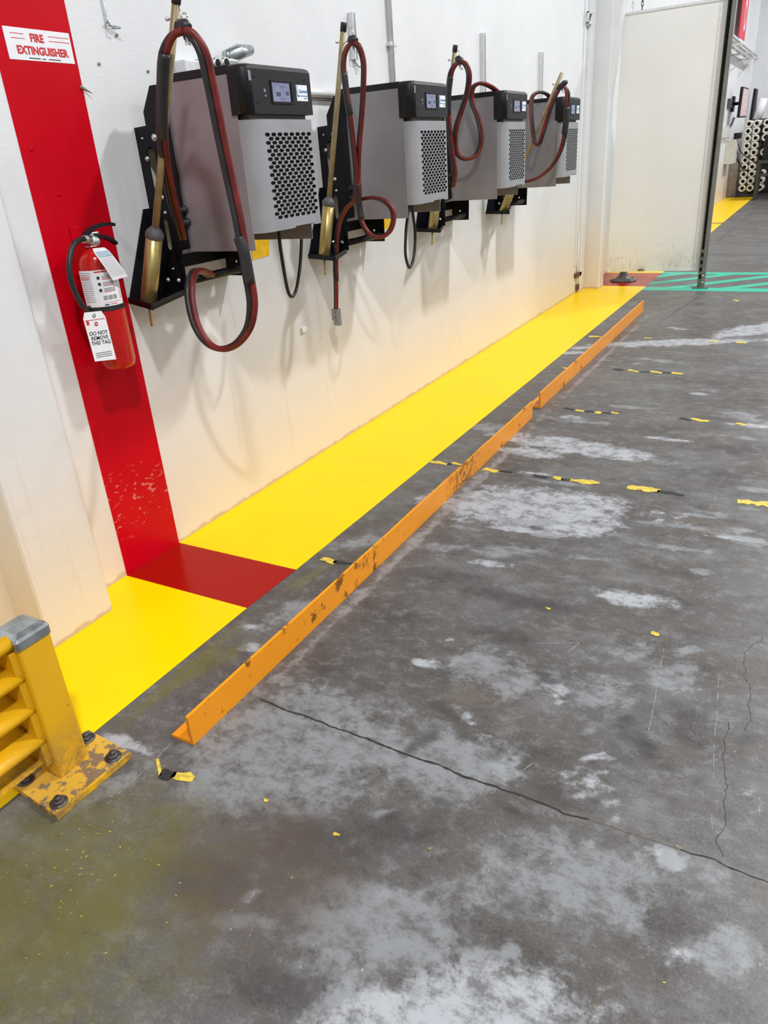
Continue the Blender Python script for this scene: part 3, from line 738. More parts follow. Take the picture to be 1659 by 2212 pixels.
# ------------------------------------------------------------------ wall brackets
def bracket():
    t = thing('wall_bracket', 'x', 'wall bracket', (XW, Y0, 1.06), 'black steel brackets carrying the chargers')
    yb = Y0 - .010
    def Q(x, y): q = at(x, y, 'y', yb); return (q.x, yb, q.z)
    outer = [(XW, yb, 1.075), (XW + .125, yb, 1.075), (XW + .13, yb, 1.23), (XW + .175, yb, 1.24), (XW + .175, yb, 1.80), (XW + .115, yb, 1.80), (XW + .062, yb, 1.72), (XW + .062, yb, 1.675), (XW, yb, 1.672)]
    def slot(u, z0, z1, r=.016):
        return [(XW + u + r * math.cos(a), yb, z1 + r * math.sin(a)) for a in [k * PI / 6 for k in range(7)]] + [(XW + u + r * math.cos(a), yb, z0 + r * math.sin(a)) for a in [PI + k * PI / 6 for k in range(7)]]
    m = MB(); m.plate(outer, [slot(.062, 1.47, 1.585, .019), slot(.072, 1.245, 1.335, .012)], (0, .005, 0)); m.build('side_plate', M_BLACKM, t)
    y2 = Y0 + .393
    m = MB(); m.plate([(x, y2, z) for x, y, z in outer[:4]] + [(XW + .15, y2, 1.80), (XW, y2, 1.672)], [[(XW + .06 + .006 * math.cos(a), y2, 1.135 + .006 * math.sin(a)) for a in [k * PI / 4 for k in range(8)]]], (0, .005, 0)); m.build('side_plate', M_BLACKM, t)
    MB().box((XW + .001, yb, 1.60), (XW + .006, y2, 1.66)).build('back_strip', M_BLACKM, t); MB().box((XW + .001, yb, 1.15), (XW + .006, y2, 1.20)).build('back_strip', M_BLACKM, t)
    m = MB(); m.tube([(XW + .115, yb + .002, 1.112), (XW + .10, y2, 1.108)], .017, 16); m.build('cross_bar', M_BLACKM, t)
    # tray that carries the spring boom
    zt = 1.062; pts = [(XW + .003, 2.10, zt), (XW + .235, 1.995, zt), (XW + .115, yb - .002, zt), (XW + .003, yb - .002, zt)]
    pin = [(XW + .012, 2.112, zt + .003), (XW + .228, 2.008, zt + .003), (XW + .11, yb - .01, zt + .003), (XW + .012, yb - .01, zt + .003)]
    cut = [(XW + .085, 2.21, zt), (XW + .105, 2.17, zt), (XW + .125, 2.185, zt), (XW + .10, 2.235, zt)]
    m = MB(); m.plate(pts, [cut], (0, 0, .005))
    for a, b in ((0, 1), (1, 2)):
        A = Vector(pts[a]); B = Vector(pts[b]); d = (B - A).normalized(); nn = Vector((-d.y, d.x, 0)) * .004
        m.prism([tuple(A), tuple(B), tuple(B + nn), tuple(A + nn)], (0, 0, .022))
    m.build('boom_tray', M_BLACKM, t)
    m = MB(); m.prism([(XW + .001, 2.10, zt), (XW + .001, yb, zt), (XW + .001, yb, 1.39), (XW + .001, yb - .035, 1.39)], (.005, 0, 0)); m.build('gusset', M_BLACKM, t)
    m = MB(); m.prism([(XW + .006, yb - .003, zt), (XW + .112, yb - .003, zt), (XW + .115, yb - .003, 1.10), (XW + .10, yb - .003, 1.23), (XW + .006, yb - .003, 1.23)], (0, -.004, 0)); m.build('lower_plate', M_BLACKM, t)
    for x, y, r_ in ((333, 297, .010), (318, 343, .007), (350, 427, .008), (357, 460, .006), (365, 605, .010), (388, 606, .009), (377, 580, .004), (308, 299, .003)):
        q = at(x, y, 'y', yb); m = MB(); m.lathe([(0, .008), (r_ * .6, .0075), (r_ * .95, .004), (r_, .001), (r_ * 1.3, .001), (r_ * 1.3, 0)], axis_m((q.x, yb - (.007 if q.z < 1.2 else 0), q.z), (0, -1, 0)), 10); m.build('bolt', M_STEEL, t)
    return t
br0 = bracket(); brs = [br0]
for k in range(1, 4):
    c = copy_tree(br0); c.location = (XW, YC[k], 1.06); brs.append(c)
for c, l in zip(brs, ['black steel wall bracket with boom tray, beside the fire extinguisher', 'black steel wall bracket with boom tray, between the first and second chargers', 'black steel wall bracket with boom tray, showing under the second charger', 'black steel wall bracket with boom tray, showing under the third charger']): c['label'] = l

# ------------------------------------------------------------------ cable booms
BM = [((320, 650), (335, 495), (380, 8)), ((700, 551), (711, 432), (743, 48)), ((934, 498), (945, 440), (984, 97)), ((1085, 456), (1101, 415), (1214, 157))]
blab = ['gold spring boom with black tip, leaning beside the largest charger', 'gold spring boom with black tip, between the first and second chargers', 'gold spring boom with black tip, rising behind the second charger', 'gold boom without a black tip, leaning strongly across the farthest charger']
for k, (b, t_, r_) in enumerate(BM):
    Yp = YC[k] - .225
    B = at(*b, 'y', Yp); T = at(*r_, 'y', Yp); B.z = 1.070
    mid = at(*t_, 'y', Yp)
    d = (T - B).normalized(); Tt = B + d * .265
    if k == 0: T = T + d * .035
    t = thing('cable_boom', blab[k], 'cable boom', tuple(B), 'gold spring booms that hold up the cables')
    MB().lathe([(0, 0), (.028, 0), (.030, .004), (.030, .255), (.0, .255)], axis_m(B, d), 28).build('spring_tube', M_BRASS, t)
    MB().lathe([(.031, .250), (.033, .254), (.033, .266), (.028, .275), (.014, .290), (0, .290)], axis_m(B, d), 28).build('collar', M_CAPG, t)
    L_ = (T - B).length
    MB().tube([B + d * .27, B + d * (L_ * .6), T], .0125, 14).build('rod', M_ROD, t)
    if k < 3: MB().tube([T - d * .035, T - d * .002, T], [.0145, .0145, .013], 14).build('rod_tip', M_RUB, t)
    MB().tube([B + Vector((0, 0, -.09)) - Vector((.006, 0, 0)), B + Vector((0, 0, .0))], .005, 8).build('tail_pin', M_BRASS, t)
    # eye screw near the tip
    E_ = T - d * .075; ps = [E_ + Vector((-.03, 0, .003)), E_ + Vector((.022, 0, -.002))]
    m = MB(); m.tube(ps, .0028, 8); c_ = E_ + Vector((.038, 0, -.004))
    m.tube([c_ + Vector((.014 * math.cos(a), .002 * math.sin(a), .014 * math.sin(a))) for a in [j * PI / 8 for j in range(17)]], .0028, 8)
    m.lathe([(0, .004), (.006, .004), (.006, -.004), (0, -.004)], axis_m(ps[0], (1, 0, 0)), 8)
    m.build('eye_screw', M_STEEL, t)

# ------------------------------------------------------------------ charging cables
def pathpts(pts, Yc):
    return [at(p[0], p[1], 'y', Yc + (p[2] if len(p) > 2 else -.12)) for p in pts]
def strands(center, off, r, t, nr='red_lead', nb='black_lead', flip=1, behind=False):
    """two jackets lying side by side; where the run turns level the red one lies in front"""
    C_ = smooth_path(center, 8); A = []; B = []
    for i, p in enumerate(C_):
        tg = (C_[min(i + 1, len(C_) - 1)] - C_[max(i - 1, 0)]).normalized(); hz_ = min(1., abs(tg.x) ** 1.5)
        S_ = Vector((.80, .60, 0)) * off * flip; D_ = Vector((.70, -.70, .1)) * off
        o_ = S_ * .2 + D_ * 1.0 if behind else S_ * (1 - hz_ * .6) + D_ * (.1 + hz_ * .9)
        A.append(p + o_); B.append(p - o_)
    MB().tube(A, r, 10).build(nr, M_RED, t); MB().tube(B, r, 10).build(nb, M_RUB, t)
def sleeve(pts, r, t):
    MB().tube(smooth_path(pts, 6), r, 12).build('tape_sleeve', M_RUB, t)
def hanger(p, t, w=.03, ang=0.):
    m = MB(); d = Vector((math.cos(ang), 0, math.sin(ang)))
    m.tube([p - d * w, p - d * w * .5 + Vector((0, 0, .006)), p + d * w * .5 + Vector((0, 0, .006)), p + d * w], [.010, .019, .019, .010], 10); m.build('cable_clamp', M_RUB, t)
    m = MB(); m.tube([p + Vector((0, 0, .012)), p + Vector((.004, 0, .035)), p + Vector((-.004, 0, .055))], .0025, 6)
    m.tube([p + Vector((.0, 0, -.012)), p + Vector((.012, 0, -.028)), p + Vector((.018, 0, -.045)), p + Vector((.006, 0, -.04)), p + Vector((0, 0, -.02))], .004, 6); m.build('snap_hook', M_STEEL, t)
CGp = 'paired red and black charging cables'
# first
Yc = YC[0]; t = thing('charging_cable', 'thick black and red cable arching tall over the largest charger with a low loop', 'cable', tuple(at(395, 68, 'y', Yc - .26)), CGp)
left = pathpts([(394, 66, -.275), (372, 78, -.275), (355, 115, -.275), (351, 180, -.27), (350, 250, -.26), (352, 310, -.24), (360, 370, -.2), (372, 430, -.15), (386, 485, -.09), (394, 515, -.045)], Yc)
right = pathpts([(396, 66, -.275), (415, 76, -.27), (438, 112, -.26), (452, 170, -.25), (466, 240, -.24), (482, 320, -.23), (499, 400, -.22), (515, 475, -.22), (527, 545, -.22), (539, 610, -.22), (545, 660, -.22), (537, 708, -.22), (512, 742, -.22), (480, 754, -.22), (450, 742, -.22), (425, 705, -.22), (412, 655, -.20), (411, 615, -.17), (420, 588, -.11), (436, 586, -.04), (455, 594, .02)], Yc)
strands(left, .0095, .0112, t); strands(right, .0095, .0112, t)
sleeve(pathpts([(355, 115, -.28), (351, 180, -.275), (350, 250, -.265), (351, 300, -.245)], Yc), .0185, t); sleeve(pathpts([(517, 512, -.222), (527, 545, -.222), (539, 612, -.222)], Yc), .021, t)
hanger(at(395, 62, 'y', Yc - .27), t, .028, 0)
# second
Yc = YC[1]; t = thing('charging_cable', 'red cable with narrow arch, round loop and hanging grey plug by the second charger', 'cable', tuple(at(762, 90, 'y', Yc - .25)), CGp)
left = pathpts([(764, 92, -.25), (752, 100, -.25), (743, 125, -.25), (743, 160, -.25), (750, 215, -.25), (757, 262, -.24), (764, 320, -.23), (769, 380, -.22), (768, 410, -.2), (763, 435, -.18), (748, 450, -.18), (735, 475, -.18), (728, 510, -.18), (726, 545, -.18), (725, 590, -.18), (726, 630, -.18), (726, 668, -.18)], Yc)
right = pathpts([(764, 92, -.25), (776, 102, -.25), (785, 135, -.24), (785, 180, -.24), (782, 240, -.23), (777, 300, -.22), (774, 350, -.21), (774, 400, -.21), (775, 440, -.2), (780, 475, -.2), (796, 503, -.2), (820, 513, -.2), (841, 500, -.2), (850, 475, -.2), (847, 452, -.2), (830, 434, -.2), (806, 427, -.19), (782, 430, -.17)], Yc)
strands(left, .0085, .0092, t, behind=True); strands(right, .0085, .0092, t, behind=True)
sleeve(pathpts([(743, 155, -.252), (750, 215, -.252), (756, 248, -.245)], Yc), .0155, t); sleeve(pathpts([(726, 528, -.182), (725, 570, -.182), (726, 608, -.182)], Yc), .0145, t)
sleeve(pathpts([(774, 395, -.212), (775, 440, -.202), (781, 474, -.202)], Yc), .016, t)
m = MB(); q = at(727, 668, 'y', Yc - .18); m.box((q.x - .026, q.y - .015, q.z - .055), (q.x + .016, q.y + .015, q.z + .002), .002); m.box((q.x - .018, q.y - .012, q.z - .085), (q.x + .020, q.y + .012, q.z - .050), .002); pl = m.build('plug', M_CONN, t)
m = MB()
for dz in (-.012, -.038): m.lathe([(0, .001), (.004, .001), (.004, 0)], axis_m((q.x, q.y - .015, q.z + dz), (0, -1, 0)), 8)
m.build('plug_screw', M_INK, pl)
hanger(at(762, 90, 'y', Yc - .25), t, .022, 0)
# third
Yc = YC[2]; t = thing('charging_cable', 'black and red charging cable in an S shape over the third charger', 'cable', tuple(at(992, 136, 'y', Yc - .24)), CGp)
left = pathpts([(993, 134, -.24), (982, 142, -.24), (973, 162, -.24), (969, 200, -.24), (968, 250, -.23), (972, 300, -.22), (978, 345, -.2), (982, 375, -.16), (978, 402, -.06)], Yc)
right = pathpts([(993, 134, -.24), (1005, 138, -.24), (1013, 160, -.24), (1010, 195, -.23), (998, 235, -.22), (986, 272, -.2), (982, 305, -.18), (988, 332, -.16), (1006, 344, -.14), (1027, 336, -.12), (1038, 312, -.11), (1039, 285, -.11), (1031, 250, -.11), (1021, 225, -.11), (1018, 203, -.11), (1024, 186, -.11), (1040, 180, -.09), (1060, 187, -.02), (1076, 199, .05)], Yc)
strands(left, .0075, .010, t, flip=1); strands(right, .0075, .010, t, flip=1)
sleeve(pathpts([(973, 165, -.245), (969, 200, -.245), (968, 245, -.235)], Yc), .017, t)
hanger(at(992, 132, 'y', Yc - .24), t, .026, -.5)
# fourth
Yc = YC[3]; t = thing('charging_cable', 'black and red cable hooked on the boom without a tip by the farthest charger', 'cable', tuple(at(1212, 188, 'y', Yc - .24)), CGp)
left = pathpts([(1207, 194, -.25), (1197, 214, -.26), (1184, 250, -.26), (1172, 290, -.26), (1164, 312, -.25), (1156, 308, -.25), (1151, 285, -.24), (1148, 250, -.22), (1148, 218, -.2), (1154, 204, -.18), (1168, 199, -.12), (1182, 204, -.03), (1190, 214, .05)], Yc)
right = pathpts([(1207, 194, -.24), (1216, 186, -.24), (1225, 196, -.24), (1226, 215, -.24), (1224, 250, -.24), (1220, 290, -.24), (1211, 325, -.23), (1195, 355, -.22), (1172, 378, -.2), (1148, 390, -.16), (1120, 394, -.06)], Yc)
strands(left, .008, .010, t, flip=-1); strands(right, .0085, .0105, t, flip=-1)
sleeve(pathpts([(1224, 232, -.245), (1223, 260, -.245), (1219, 290, -.245)], Yc), .022, t)
hanger(at(1214, 186, 'y', Yc - .245), t, .045, .55)

# ================================================================== WALL THINGS
def sign():
    a, b = at(3, 55, 'x', XW), at(160, 138, 'x', XW); y0, y1, z0, z1 = 1.832, 2.088, 1.8675, 1.957
    t = MB(); t.box((XW + .0014, y0, z0), (XW + .0026, y1, z1), .0005); o = t.build('fire_extinguisher_sign', M_WHITE, loc=(XW, 1.96, 1.91))
    tag(o, 'white sign with red fire extinguisher lettering on the red wall band', 'sign')
    FM = lambda y, z: frame((XW + .003, y, z), (0, 1, 0), (0, 0, 1))
    text('lettering', 'FIRE', FM(1.952, 1.931), .031, M_INKR, o, off=.0012, sx=.93)
    text('lettering', 'EXTINGUISHER', FM(1.966, 1.895), .031, M_INKR, o, off=.0012, sx=.94)
    m = MB()
    for ya, yb in ((1.905, 1.950), (1.958, 1.972), (1.982, 2.030)): m.box((XW + .0026, ya, 1.8732), (XW + .0031, yb, 1.8758))
    m.build('small_print', M_INK, o)
    m = MB()
    for za in (1.9405, 1.9275):
        m.box((XW + .0026, y0 + .022, za - .0009), (XW + .0031, 1.905, za + .0009)); m.box((XW + .0026, 1.998, za - .0009), (XW + .0031, y1 - .006, za + .0009))
    m.build('rule_line', M_INKR, o)
sign()
def extinguisher():
    cx, cy = XW + .10, 1.902; t = thing('fire_extinguisher', 'red fire extinguisher with black hose and white tags on the red band', 'fire extinguisher', (cx, cy, .86))
    T0 = Matrix.Translation((cx, cy, 0)); r = .066
    MB().lathe([(0, .868), (.05, .868), (.060, .874), (.062, .884), (r, .892), (r, 1.235), (r * .97, 1.252), (r * .85, 1.270), (r * .6, 1.284), (.022, 1.290), (.022, 1.300), (0, 1.300)], T0, 40).build('cylinder', M_REDP, t)
    MB().lathe([(.026, 1.296), (.026, 1.2985), (.014, 1.2985)], T0, 24).build('neck_ring', M_STEEL, t)
    # label wraps the front half
    def wrap(z0, z1, a0, a1, rr, name, mat, par, n=24):
        m = MB(); lo = []; hi = []
        for i in range(n + 1):
            a = a0 + (a1 - a0) * i / n; lo.append(m.bm.verts.new((cx + rr * math.cos(a), cy + rr * math.sin(a), z0))); hi.append(m.bm.verts.new((cx + rr * math.cos(a), cy + rr * math.sin(a), z1)))
        for i in range(n):
            f = m._f([lo[i], lo[i + 1], hi[i + 1], hi[i]]); f.smooth = True
        return m.build(name, mat, par)
    base = math.radians(-40)
    lab = wrap(1.098, 1.222, base - 1.15, base + 1.25, r + .0008, 'instruction_label', M_WHITE, t)
    Rr = r + .0016
    def on(a, z): return Vector((cx + Rr * math.cos(a), cy + Rr * math.sin(a), z))
    def bar(a0, a1, z, h, mat, name): wrap(z - h / 2, z + h / 2, a0, a1, Rr, name, mat, lab, 6)
    M_GT = simple('grey_print', (.35, .34, .36), .6)
    ink = MB()
    def addbar(m, a0, a1, z, h, n=5):
        lo = [m.bm.verts.new(on(a0 + (a1 - a0) * i / n, z - h / 2)) for i in range(n + 1)]; hi = [m.bm.verts.new(on(a0 + (a1 - a0) * i / n, z + h / 2)) for i in range(n + 1)]
        for i in range(n): m._f([lo[i], lo[i + 1], hi[i + 1], hi[i]])
    mr, mg, mk = MB(), MB(), MB()
    for i in range(14): addbar(mg, base - 1.05, base - .42, 1.214 - i * .0075, .0022)
    for i in range(3): addbar(mr, base - 1.05, base - .5, 1.2065 - i * .006, .0018)
    addbar(mr, base - .2, base + .6, 1.216, .0045)
    for i in range(3):
        addbar(mg, base + .12, base + .75, 1.200 - i * .021, .003); addbar(mg, base + .12, base + .75, 1.195 - i * .021, .003); addbar(mr, base + .12, base + .75, 1.190 - i * .021, .002)
        addbar(mk, base - .12, base + .02, 1.196 - i * .021, .010)
    for i in range(12): addbar(mg, base + .95, base + 1.15, 1.205 - i * .0075, .002)
    for i in range(3):
        a_ = base + .02 + i * .26
        addbar(mk, a_, a_ + .19, 1.1335, .0015); addbar(mk, a_, a_ + .19, 1.1215, .0015); addbar(mk, a_, a_ + .03, 1.1275, .013); addbar(mk, a_ + .16, a_ + .19, 1.1275, .013); addbar(mk, a_ + .07, a_ + .12, 1.1275, .007)
    addbar(mk, base + .0, base + .22, 1.1035, .004); addbar(mr, base + .3, base + .7, 1.1045, .002); addbar(mr, base + .0, base + .9, 1.111, .001)
    mr.build('red_print', M_INKR, lab, norm=False); mg.build('grey_print', M_GT, lab, norm=False); mk.build('black_print', M_INK, lab, norm=False)
    wrap(1.082, 1.098, 0, 2 * PI, r + .002, 'strap', M_RUB, t, 40)
    m = MB(); q = on(base - 1.0, 1.09); m.box((q.x - .012, q.y - .012, 1.078), (q.x + .012, q.y + .012, 1.104), .002); m.build('hose_clip', M_RUB, t)
    # valve, gauge, levers
    m = MB(); m.tube([(cx, cy, 1.298), (cx, cy, 1.330)], .017, 14); m.tube([(cx, cy, 1.318), (cx + .012, cy - .045, 1.322)], [.014, .010], 12); m.box((cx - .012, cy - .012, 1.322), (cx + .012, cy + .035, 1.342), .003); m.build('valve', M_STEEL, t)
    m = MB(); m.lathe([(0, .012), (.016, .012), (.018, .008), (.018, 0), (0, 0)], axis_m((cx + .014, cy + .006, 1.312), (.75, -.6, .1)), 20); m.build('pressure_gauge', M_STEEL, t)
    up = [(cx, cy - .02, 1.338), (cx + .005, cy + .02, 1.358), (cx + .01, cy + .07, 1.364), (cx + .012, cy + .105, 1.358)]
    lw = [(cx, cy + .01, 1.334), (cx + .004, cy + .045, 1.326), (cx + .008, cy + .08, 1.312), (cx + .01, cy + .10, 1.296)]
    for nm, ps in (('carry_handle', lw), ('squeeze_lever', up)):
        m = MB(); S = smooth_path(ps, 6)
        A = [(p + Vector((.012, 0, .004)), p - Vector((.012, 0, -.004)), p - Vector((.012, 0, .010 - .004 * i_ / len(S))), p + Vector((.012, 0, -.010 + .004 * i_ / len(S)))) for i_, p in enumerate(S)]
        V = [[m.bm.verts.new(q) for q in a] for a in A]
        for a, b in zip(V, V[1:]):
            for k in range(4): m._f([a[k], a[(k + 1) % 4], b[(k + 1) % 4], b[k]])
        m._f(V[0]); m._f(V[-1][::-1]); m.build(nm, M_BLACKP, t)
    h = [at(193, 516, 'x', cx + .012), at(176, 517, 'x', cx + .02), at(158, 530, 'x', cx + .03), at(150, 565, 'x', cx + .035), at(152, 600, 'x', cx + .035), at(164, 635, 'x', cx + .035), at(180, 664, 'x', cx + .035)]
    MB().tube(smooth_path(h, 8), .0095, 12).build('hose', M_RUB, t)
    MB().tube([h[0] + Vector((0, .004, 0)), h[0] + (h[1] - h[0]) * .7], .0125, 12).build('hose_fitting', M_STEEL, t)
    # inspection tags
    def tagcard(name, quad, X, bend=0., label=None):
        m = MB(); c_ = [at(x, y, 'x', X) for x, y in quad]; N = 8; A = []
        for i in range(N + 1):
            s_ = i / N; l_ = c_[0].lerp(c_[3], s_); r__ = c_[1].lerp(c_[2], s_); dx = bend * math.sin(PI * s_)
            if i == 0: l_, r__ = l_.lerp(r__, .12), r__.lerp(l_, .12)
            A.append([m.bm.verts.new(v) for v in (l_ + Vector((dx, 0, 0)), r__ + Vector((dx, 0, 0)), r__ + Vector((dx + .0008, 0, 0)), l_ + Vector((dx + .0008, 0, 0)))])
        for a, b in zip(A, A[1:]):
            for k in range(4): m._f([a[k], a[(k + 1) % 4], b[(k + 1) % 4], b[k]])
        m._f(A[0]); m._f(A[-1][::-1]); o = m.build(name, M_WHITE, t)
        if label: o['label'] = label
        return o, c_
    X1 = cx + .085
    o, c_ = tagcard('inspection_tag', [(196, 537), (229, 534), (276, 597), (244, 606)], X1, .004, 'white tag printed with ruled lines')
    mb_, mk_ = MB(), MB()
    for i in range(17):
        s_ = .12 + i * .047; l_ = c_[0].lerp(c_[3], s_).lerp(c_[1].lerp(c_[2], s_), .06); r__ = c_[0].lerp(c_[3], s_).lerp(c_[1].lerp(c_[2], s_), .94); dx = .004 * math.sin(PI * s_) + .0014
        mm = mb_ if i < 4 else mk_; hh = .0009 if i < 4 else .0005
        mm.poly([l_ + Vector((dx, 0, -hh)), r__ + Vector((dx, 0, -hh)), r__ + Vector((dx, 0, hh)), l_ + Vector((dx, 0, hh))])
    mb_.build('blue_rule', M_INKB, o, norm=False); mk_.build('black_rule', M_GT, o, norm=False)
    o, c_ = tagcard('warning_tag', [(176, 676), (224, 671), (251, 776), (205, 781)], X1, .0, 'white tag reading do not remove this tag')
    xd = (c_[1] - c_[0]).normalized(); yd = (c_[0] - c_[3]).normalized(); ctr = (c_[0] + c_[1] + c_[2] + c_[3]) / 4; Wt = (c_[1] - c_[0]).length; Ht = (c_[0] - c_[3]).length
    def TM(a, b): q = ctr + xd * Wt * a + yd * Ht * b + Vector((.0013, 0, 0)); return frame(q, xd, (0, 0, 1))
    for i, wd in enumerate(('DO NOT', 'REMOVE', 'THIS TAG')): text('lettering', wd, TM(.0, .07 - i * .10), .0185, M_INK, o, sx=1.05, off=.0001)
    m = MB()
    for i in range(3):
        q0, q1 = ctr + xd * Wt * -.38 + yd * Ht * (-.335 - i * .04), ctr + xd * Wt * .36 + yd * Ht * (-.335 - i * .04); e_ = Vector((.0013, 0, 0)); u_ = Vector((0, 0, .0012))
        m.poly([q0 + e_ - u_, q1 + e_ - u_, q1 + e_ + u_, q0 + e_ + u_])
    m.build('small_print', simple('grey_small_print', (.12, .12, .13), .6), o, norm=False)
    m = MB(); q0, q1 = ctr + xd * Wt * -.45 + yd * Ht * .335, ctr + xd * Wt * .45 + yd * Ht * .345
    m.poly([q0 + Vector((.0013, 0, 0)), q1 + Vector((.0013, 0, 0)), q1 + Vector((.0013, 0, .0022)), q0 + Vector((.0013, 0, .0022))])
    q = ctr - xd * Wt * .42 + yd * Ht * .25; m.poly([q + Vector((.0013, 0, 0)), q + xd * .011 + Vector((.0013, 0, 0)), q + xd * .011 + Vector((.0013, 0, .014)), q + Vector((.0013, 0, .014))]); m.build('red_rule', M_INKR, o, norm=False)
    for b_, mt in ((.43, M_GALV), (.26, M_INKR)):
        q = ctr + yd * Ht * b_ + Vector((.001, 0, 0)); MB().lathe([(.0035, .0008), (.0075, .0008), (.0075, 0)], axis_m(q, (1, 0, 0)), 14).build('eyelet', mt, o)
    # wall hook plate
    q = at(160, 500, 'x', XW); MB().box((XW + .001, q.y - .02, q.z - .03), (XW + .008, q.y + .025, q.z + .015), .002).build('hook_plate', M_REDW, t)
    MB().box((XW + .002, cy - .02, 1.20), (XW + .036, cy + .02, 1.23), .002).build('wall_hook', M_REDW, t)
extinguisher()

def strut(name, y, z0, z1, wd, dp, label, group='struts and conduits on the wall', mat=M_STRUT, slots=False):
    m = MB(); x = XW + .001
    m.prism([(x, y - wd / 2, z0), (x + dp, y - wd / 2, z0), (x + dp, y - wd * .22, z0), (x + dp * .85, y - wd * .22, z0), (x + dp * .85, y - wd * .4, z0), (x + .004, y - wd * .4, z0),
             (x + .004, y + wd * .4, z0), (x + dp * .85, y + wd * .4, z0), (x + dp * .85, y + wd * .22, z0), (x + dp, y + wd * .22, z0), (x + dp, y + wd / 2, z0), (x, y + wd / 2, z0)], (0, 0, z1 - z0))
    tag(m.build(name, mat, loc=(x, y, z0)), label, 'strut', group)
strut('channel_strut', 3.965, 1.99, 2.20, .035, .03, 'short bare steel channel strut behind the second boom tip')
strut('channel_strut', 5.785, 1.75, 2.258, .05, .03, 'white channel strut above the third charger')
strut('channel_strut', 7.10, 1.75, 2.23, .05, .03, 'white channel strut above the farthest charger')
m = MB(); m.tube([(XW + .018, 4.385, 1.70), (XW + .018, 4.39, 4.5)], .014, 12)
m.box((XW + .001, 4.36, 2.08), (XW + .03, 4.44, 2.10), .002)
tag(m.build('wall_conduit', M_STRUT, loc=(XW, 4.385, 1.7)), 'white vertical conduit running up behind the second charger', 'conduit')
m = MB(); m.tube([(XW + .02, 3.16, 1.822), (XW + .02, 3.86, 1.822)], .020, 12); m.box((XW + .001, 3.2, 1.795), (XW + .012, 3.84, 1.80), .001)
tag(m.build('wall_conduit', M_STRUT, loc=(XW, 3.5, 1.82)), 'thick horizontal conduit between the first and second chargers', 'conduit')
def hookstrip(y, z0, z1, label):
    t = thing('hanging_hook', label, 'wall hook', (XW, y, z0), 'wire hooks left on the wall')
    m = MB(); m.tube([(XW + .006, y - .012, z1), (XW + .006, y - .002, z0 + .03), (XW + .02, y + .004, z0), (XW + .03, y + .03, z0 + .003)], .0035, 8); m.tube([(XW + .006, y - .018, z0 + .012), (XW + .02, y + .03, z0 + .006)], .003, 6); m.build('hook_wire', M_GALV, t)
    m = MB(); m.box((XW + .001, y - .008, z0 + .02), (XW + .007, y + .008, z1), .001); m.build('hook_strip', M_STRUT, t)
hookstrip(2.272, 1.985, 2.35, 'steel hook strip at the top of the wall beside the red band')
hookstrip(3.99, 1.955, 2.05, 'small wire hook under the short strut near the second boom')
# disconnect clamp with lever on the wall over the first charger
t = thing('cable_clamp_box', 'grey metal terminal box with raised lever on the wall above the largest charger', 'terminal box', (XW, 2.9, 1.85))
pa_, pb_ = at(466, 134, 'x', XW + .09), at(485, 133, 'x', XW + .09); pc_ = at(512, 128, 'x', XW + .09); zt_ = at(480, 125, 'x', XW + .09).z
y0, y1 = pa_.y - .05, pc_.y + .01
MB().box((XW + .001, y0 - .10, 1.84), (XW + .06, y1, zt_ - .012), .006).build('box_body', M_STRUT, t)
MB().box((XW + .001, pa_.y - .028, 1.84), (XW + .09, y1, zt_), .006).build('box_front', M_GALV, t)
m = MB()
for q_ in (pa_, pb_): m.lathe([(.016, .012), (.022, .012), (.024, 0)], axis_m((XW + .09, q_.y, q_.z - .006), (1, 0, 0)), 16)
m.build('port_ring', M_STEEL, t)
m = MB()
for q_ in (pa_, pb_): m.lathe([(0, .010), (.017, .010), (.017, 0)], axis_m((XW + .092, q_.y, q_.z - .006), (1, 0, 0)), 16)
m.build('port_opening', M_HOLE, t)
a, b = at(490, 122, 'x', XW + .06), at(541, 108, 'x', XW + .06)
MB().tube([a - Vector((0, 0, .02)), a, a.lerp(b, .5) + Vector((0, 0, .004)), b], [.016, .024, .030, .020], 12).build('lever', M_GALV, t)
# stickers & small wall items
def sticker(x0, y0, x1, y1, label, k):
    a, b = at(x0, y0, 'x', XW), at(x1, y1, 'x', XW)
    return a, b
for yy, l in ((2.90, 'yellow square sticker on the wall under the largest charger'), (4.17, 'yellow sticker on the wall under the second charger, seen through its cable loop')):
    o = MB().prism([(XW + .001, yy, 1.115), (XW + .001, yy + .13, 1.12), (XW + .001, yy + .145, 1.20), (XW + .001, yy, 1.20)], (.0015, 0, 0)).build('yellow_wall_sticker', M_STICK)
    tag(o, l, 'sticker', 'yellow stickers under the chargers')
q = at(654, 712, 'x', XW); o = MB().box((XW + .001, q.y - .02, q.z - .012), (XW + .014, q.y + .022, q.z + .014), .003).build('wall_plug', M_WHITE, loc=q)
tag(o, 'small white plastic clip on the bare wall below the largest charger', 'wall clip')
q = at(1273, 39, 'x', XW + .03); t = thing('beam_clamp', 'small metal beam clamp on the moulding beside the far pilaster', 'clamp', tuple(q))
m = MB(); m.box((q.x - .01, q.y - .07, q.z - .05), (q.x + .015, q.y + .07, q.z - .035), .003); m.box((q.x - .01, q.y - .07, q.z - .05), (q.x + .015, q.y - .055, q.z + .05), .003); m.box((q.x - .01, q.y - .07, q.z + .035), (q.x + .015, q.y + .03, q.z + .05), .003); m.build('clamp_body', M_STRUT, t)
MB().tube([q + Vector((.005, .06, .045)), q + Vector((.005, -.04, -.04))], .008, 8).build('clamp_screw', M_BOLT, t)
q = at(1247, 594, 'x', XW + .01); t = thing('floor_bolt_latch', 'rusty drop bolt low on the wall end beside the far pilaster', 'latch', tuple(q))
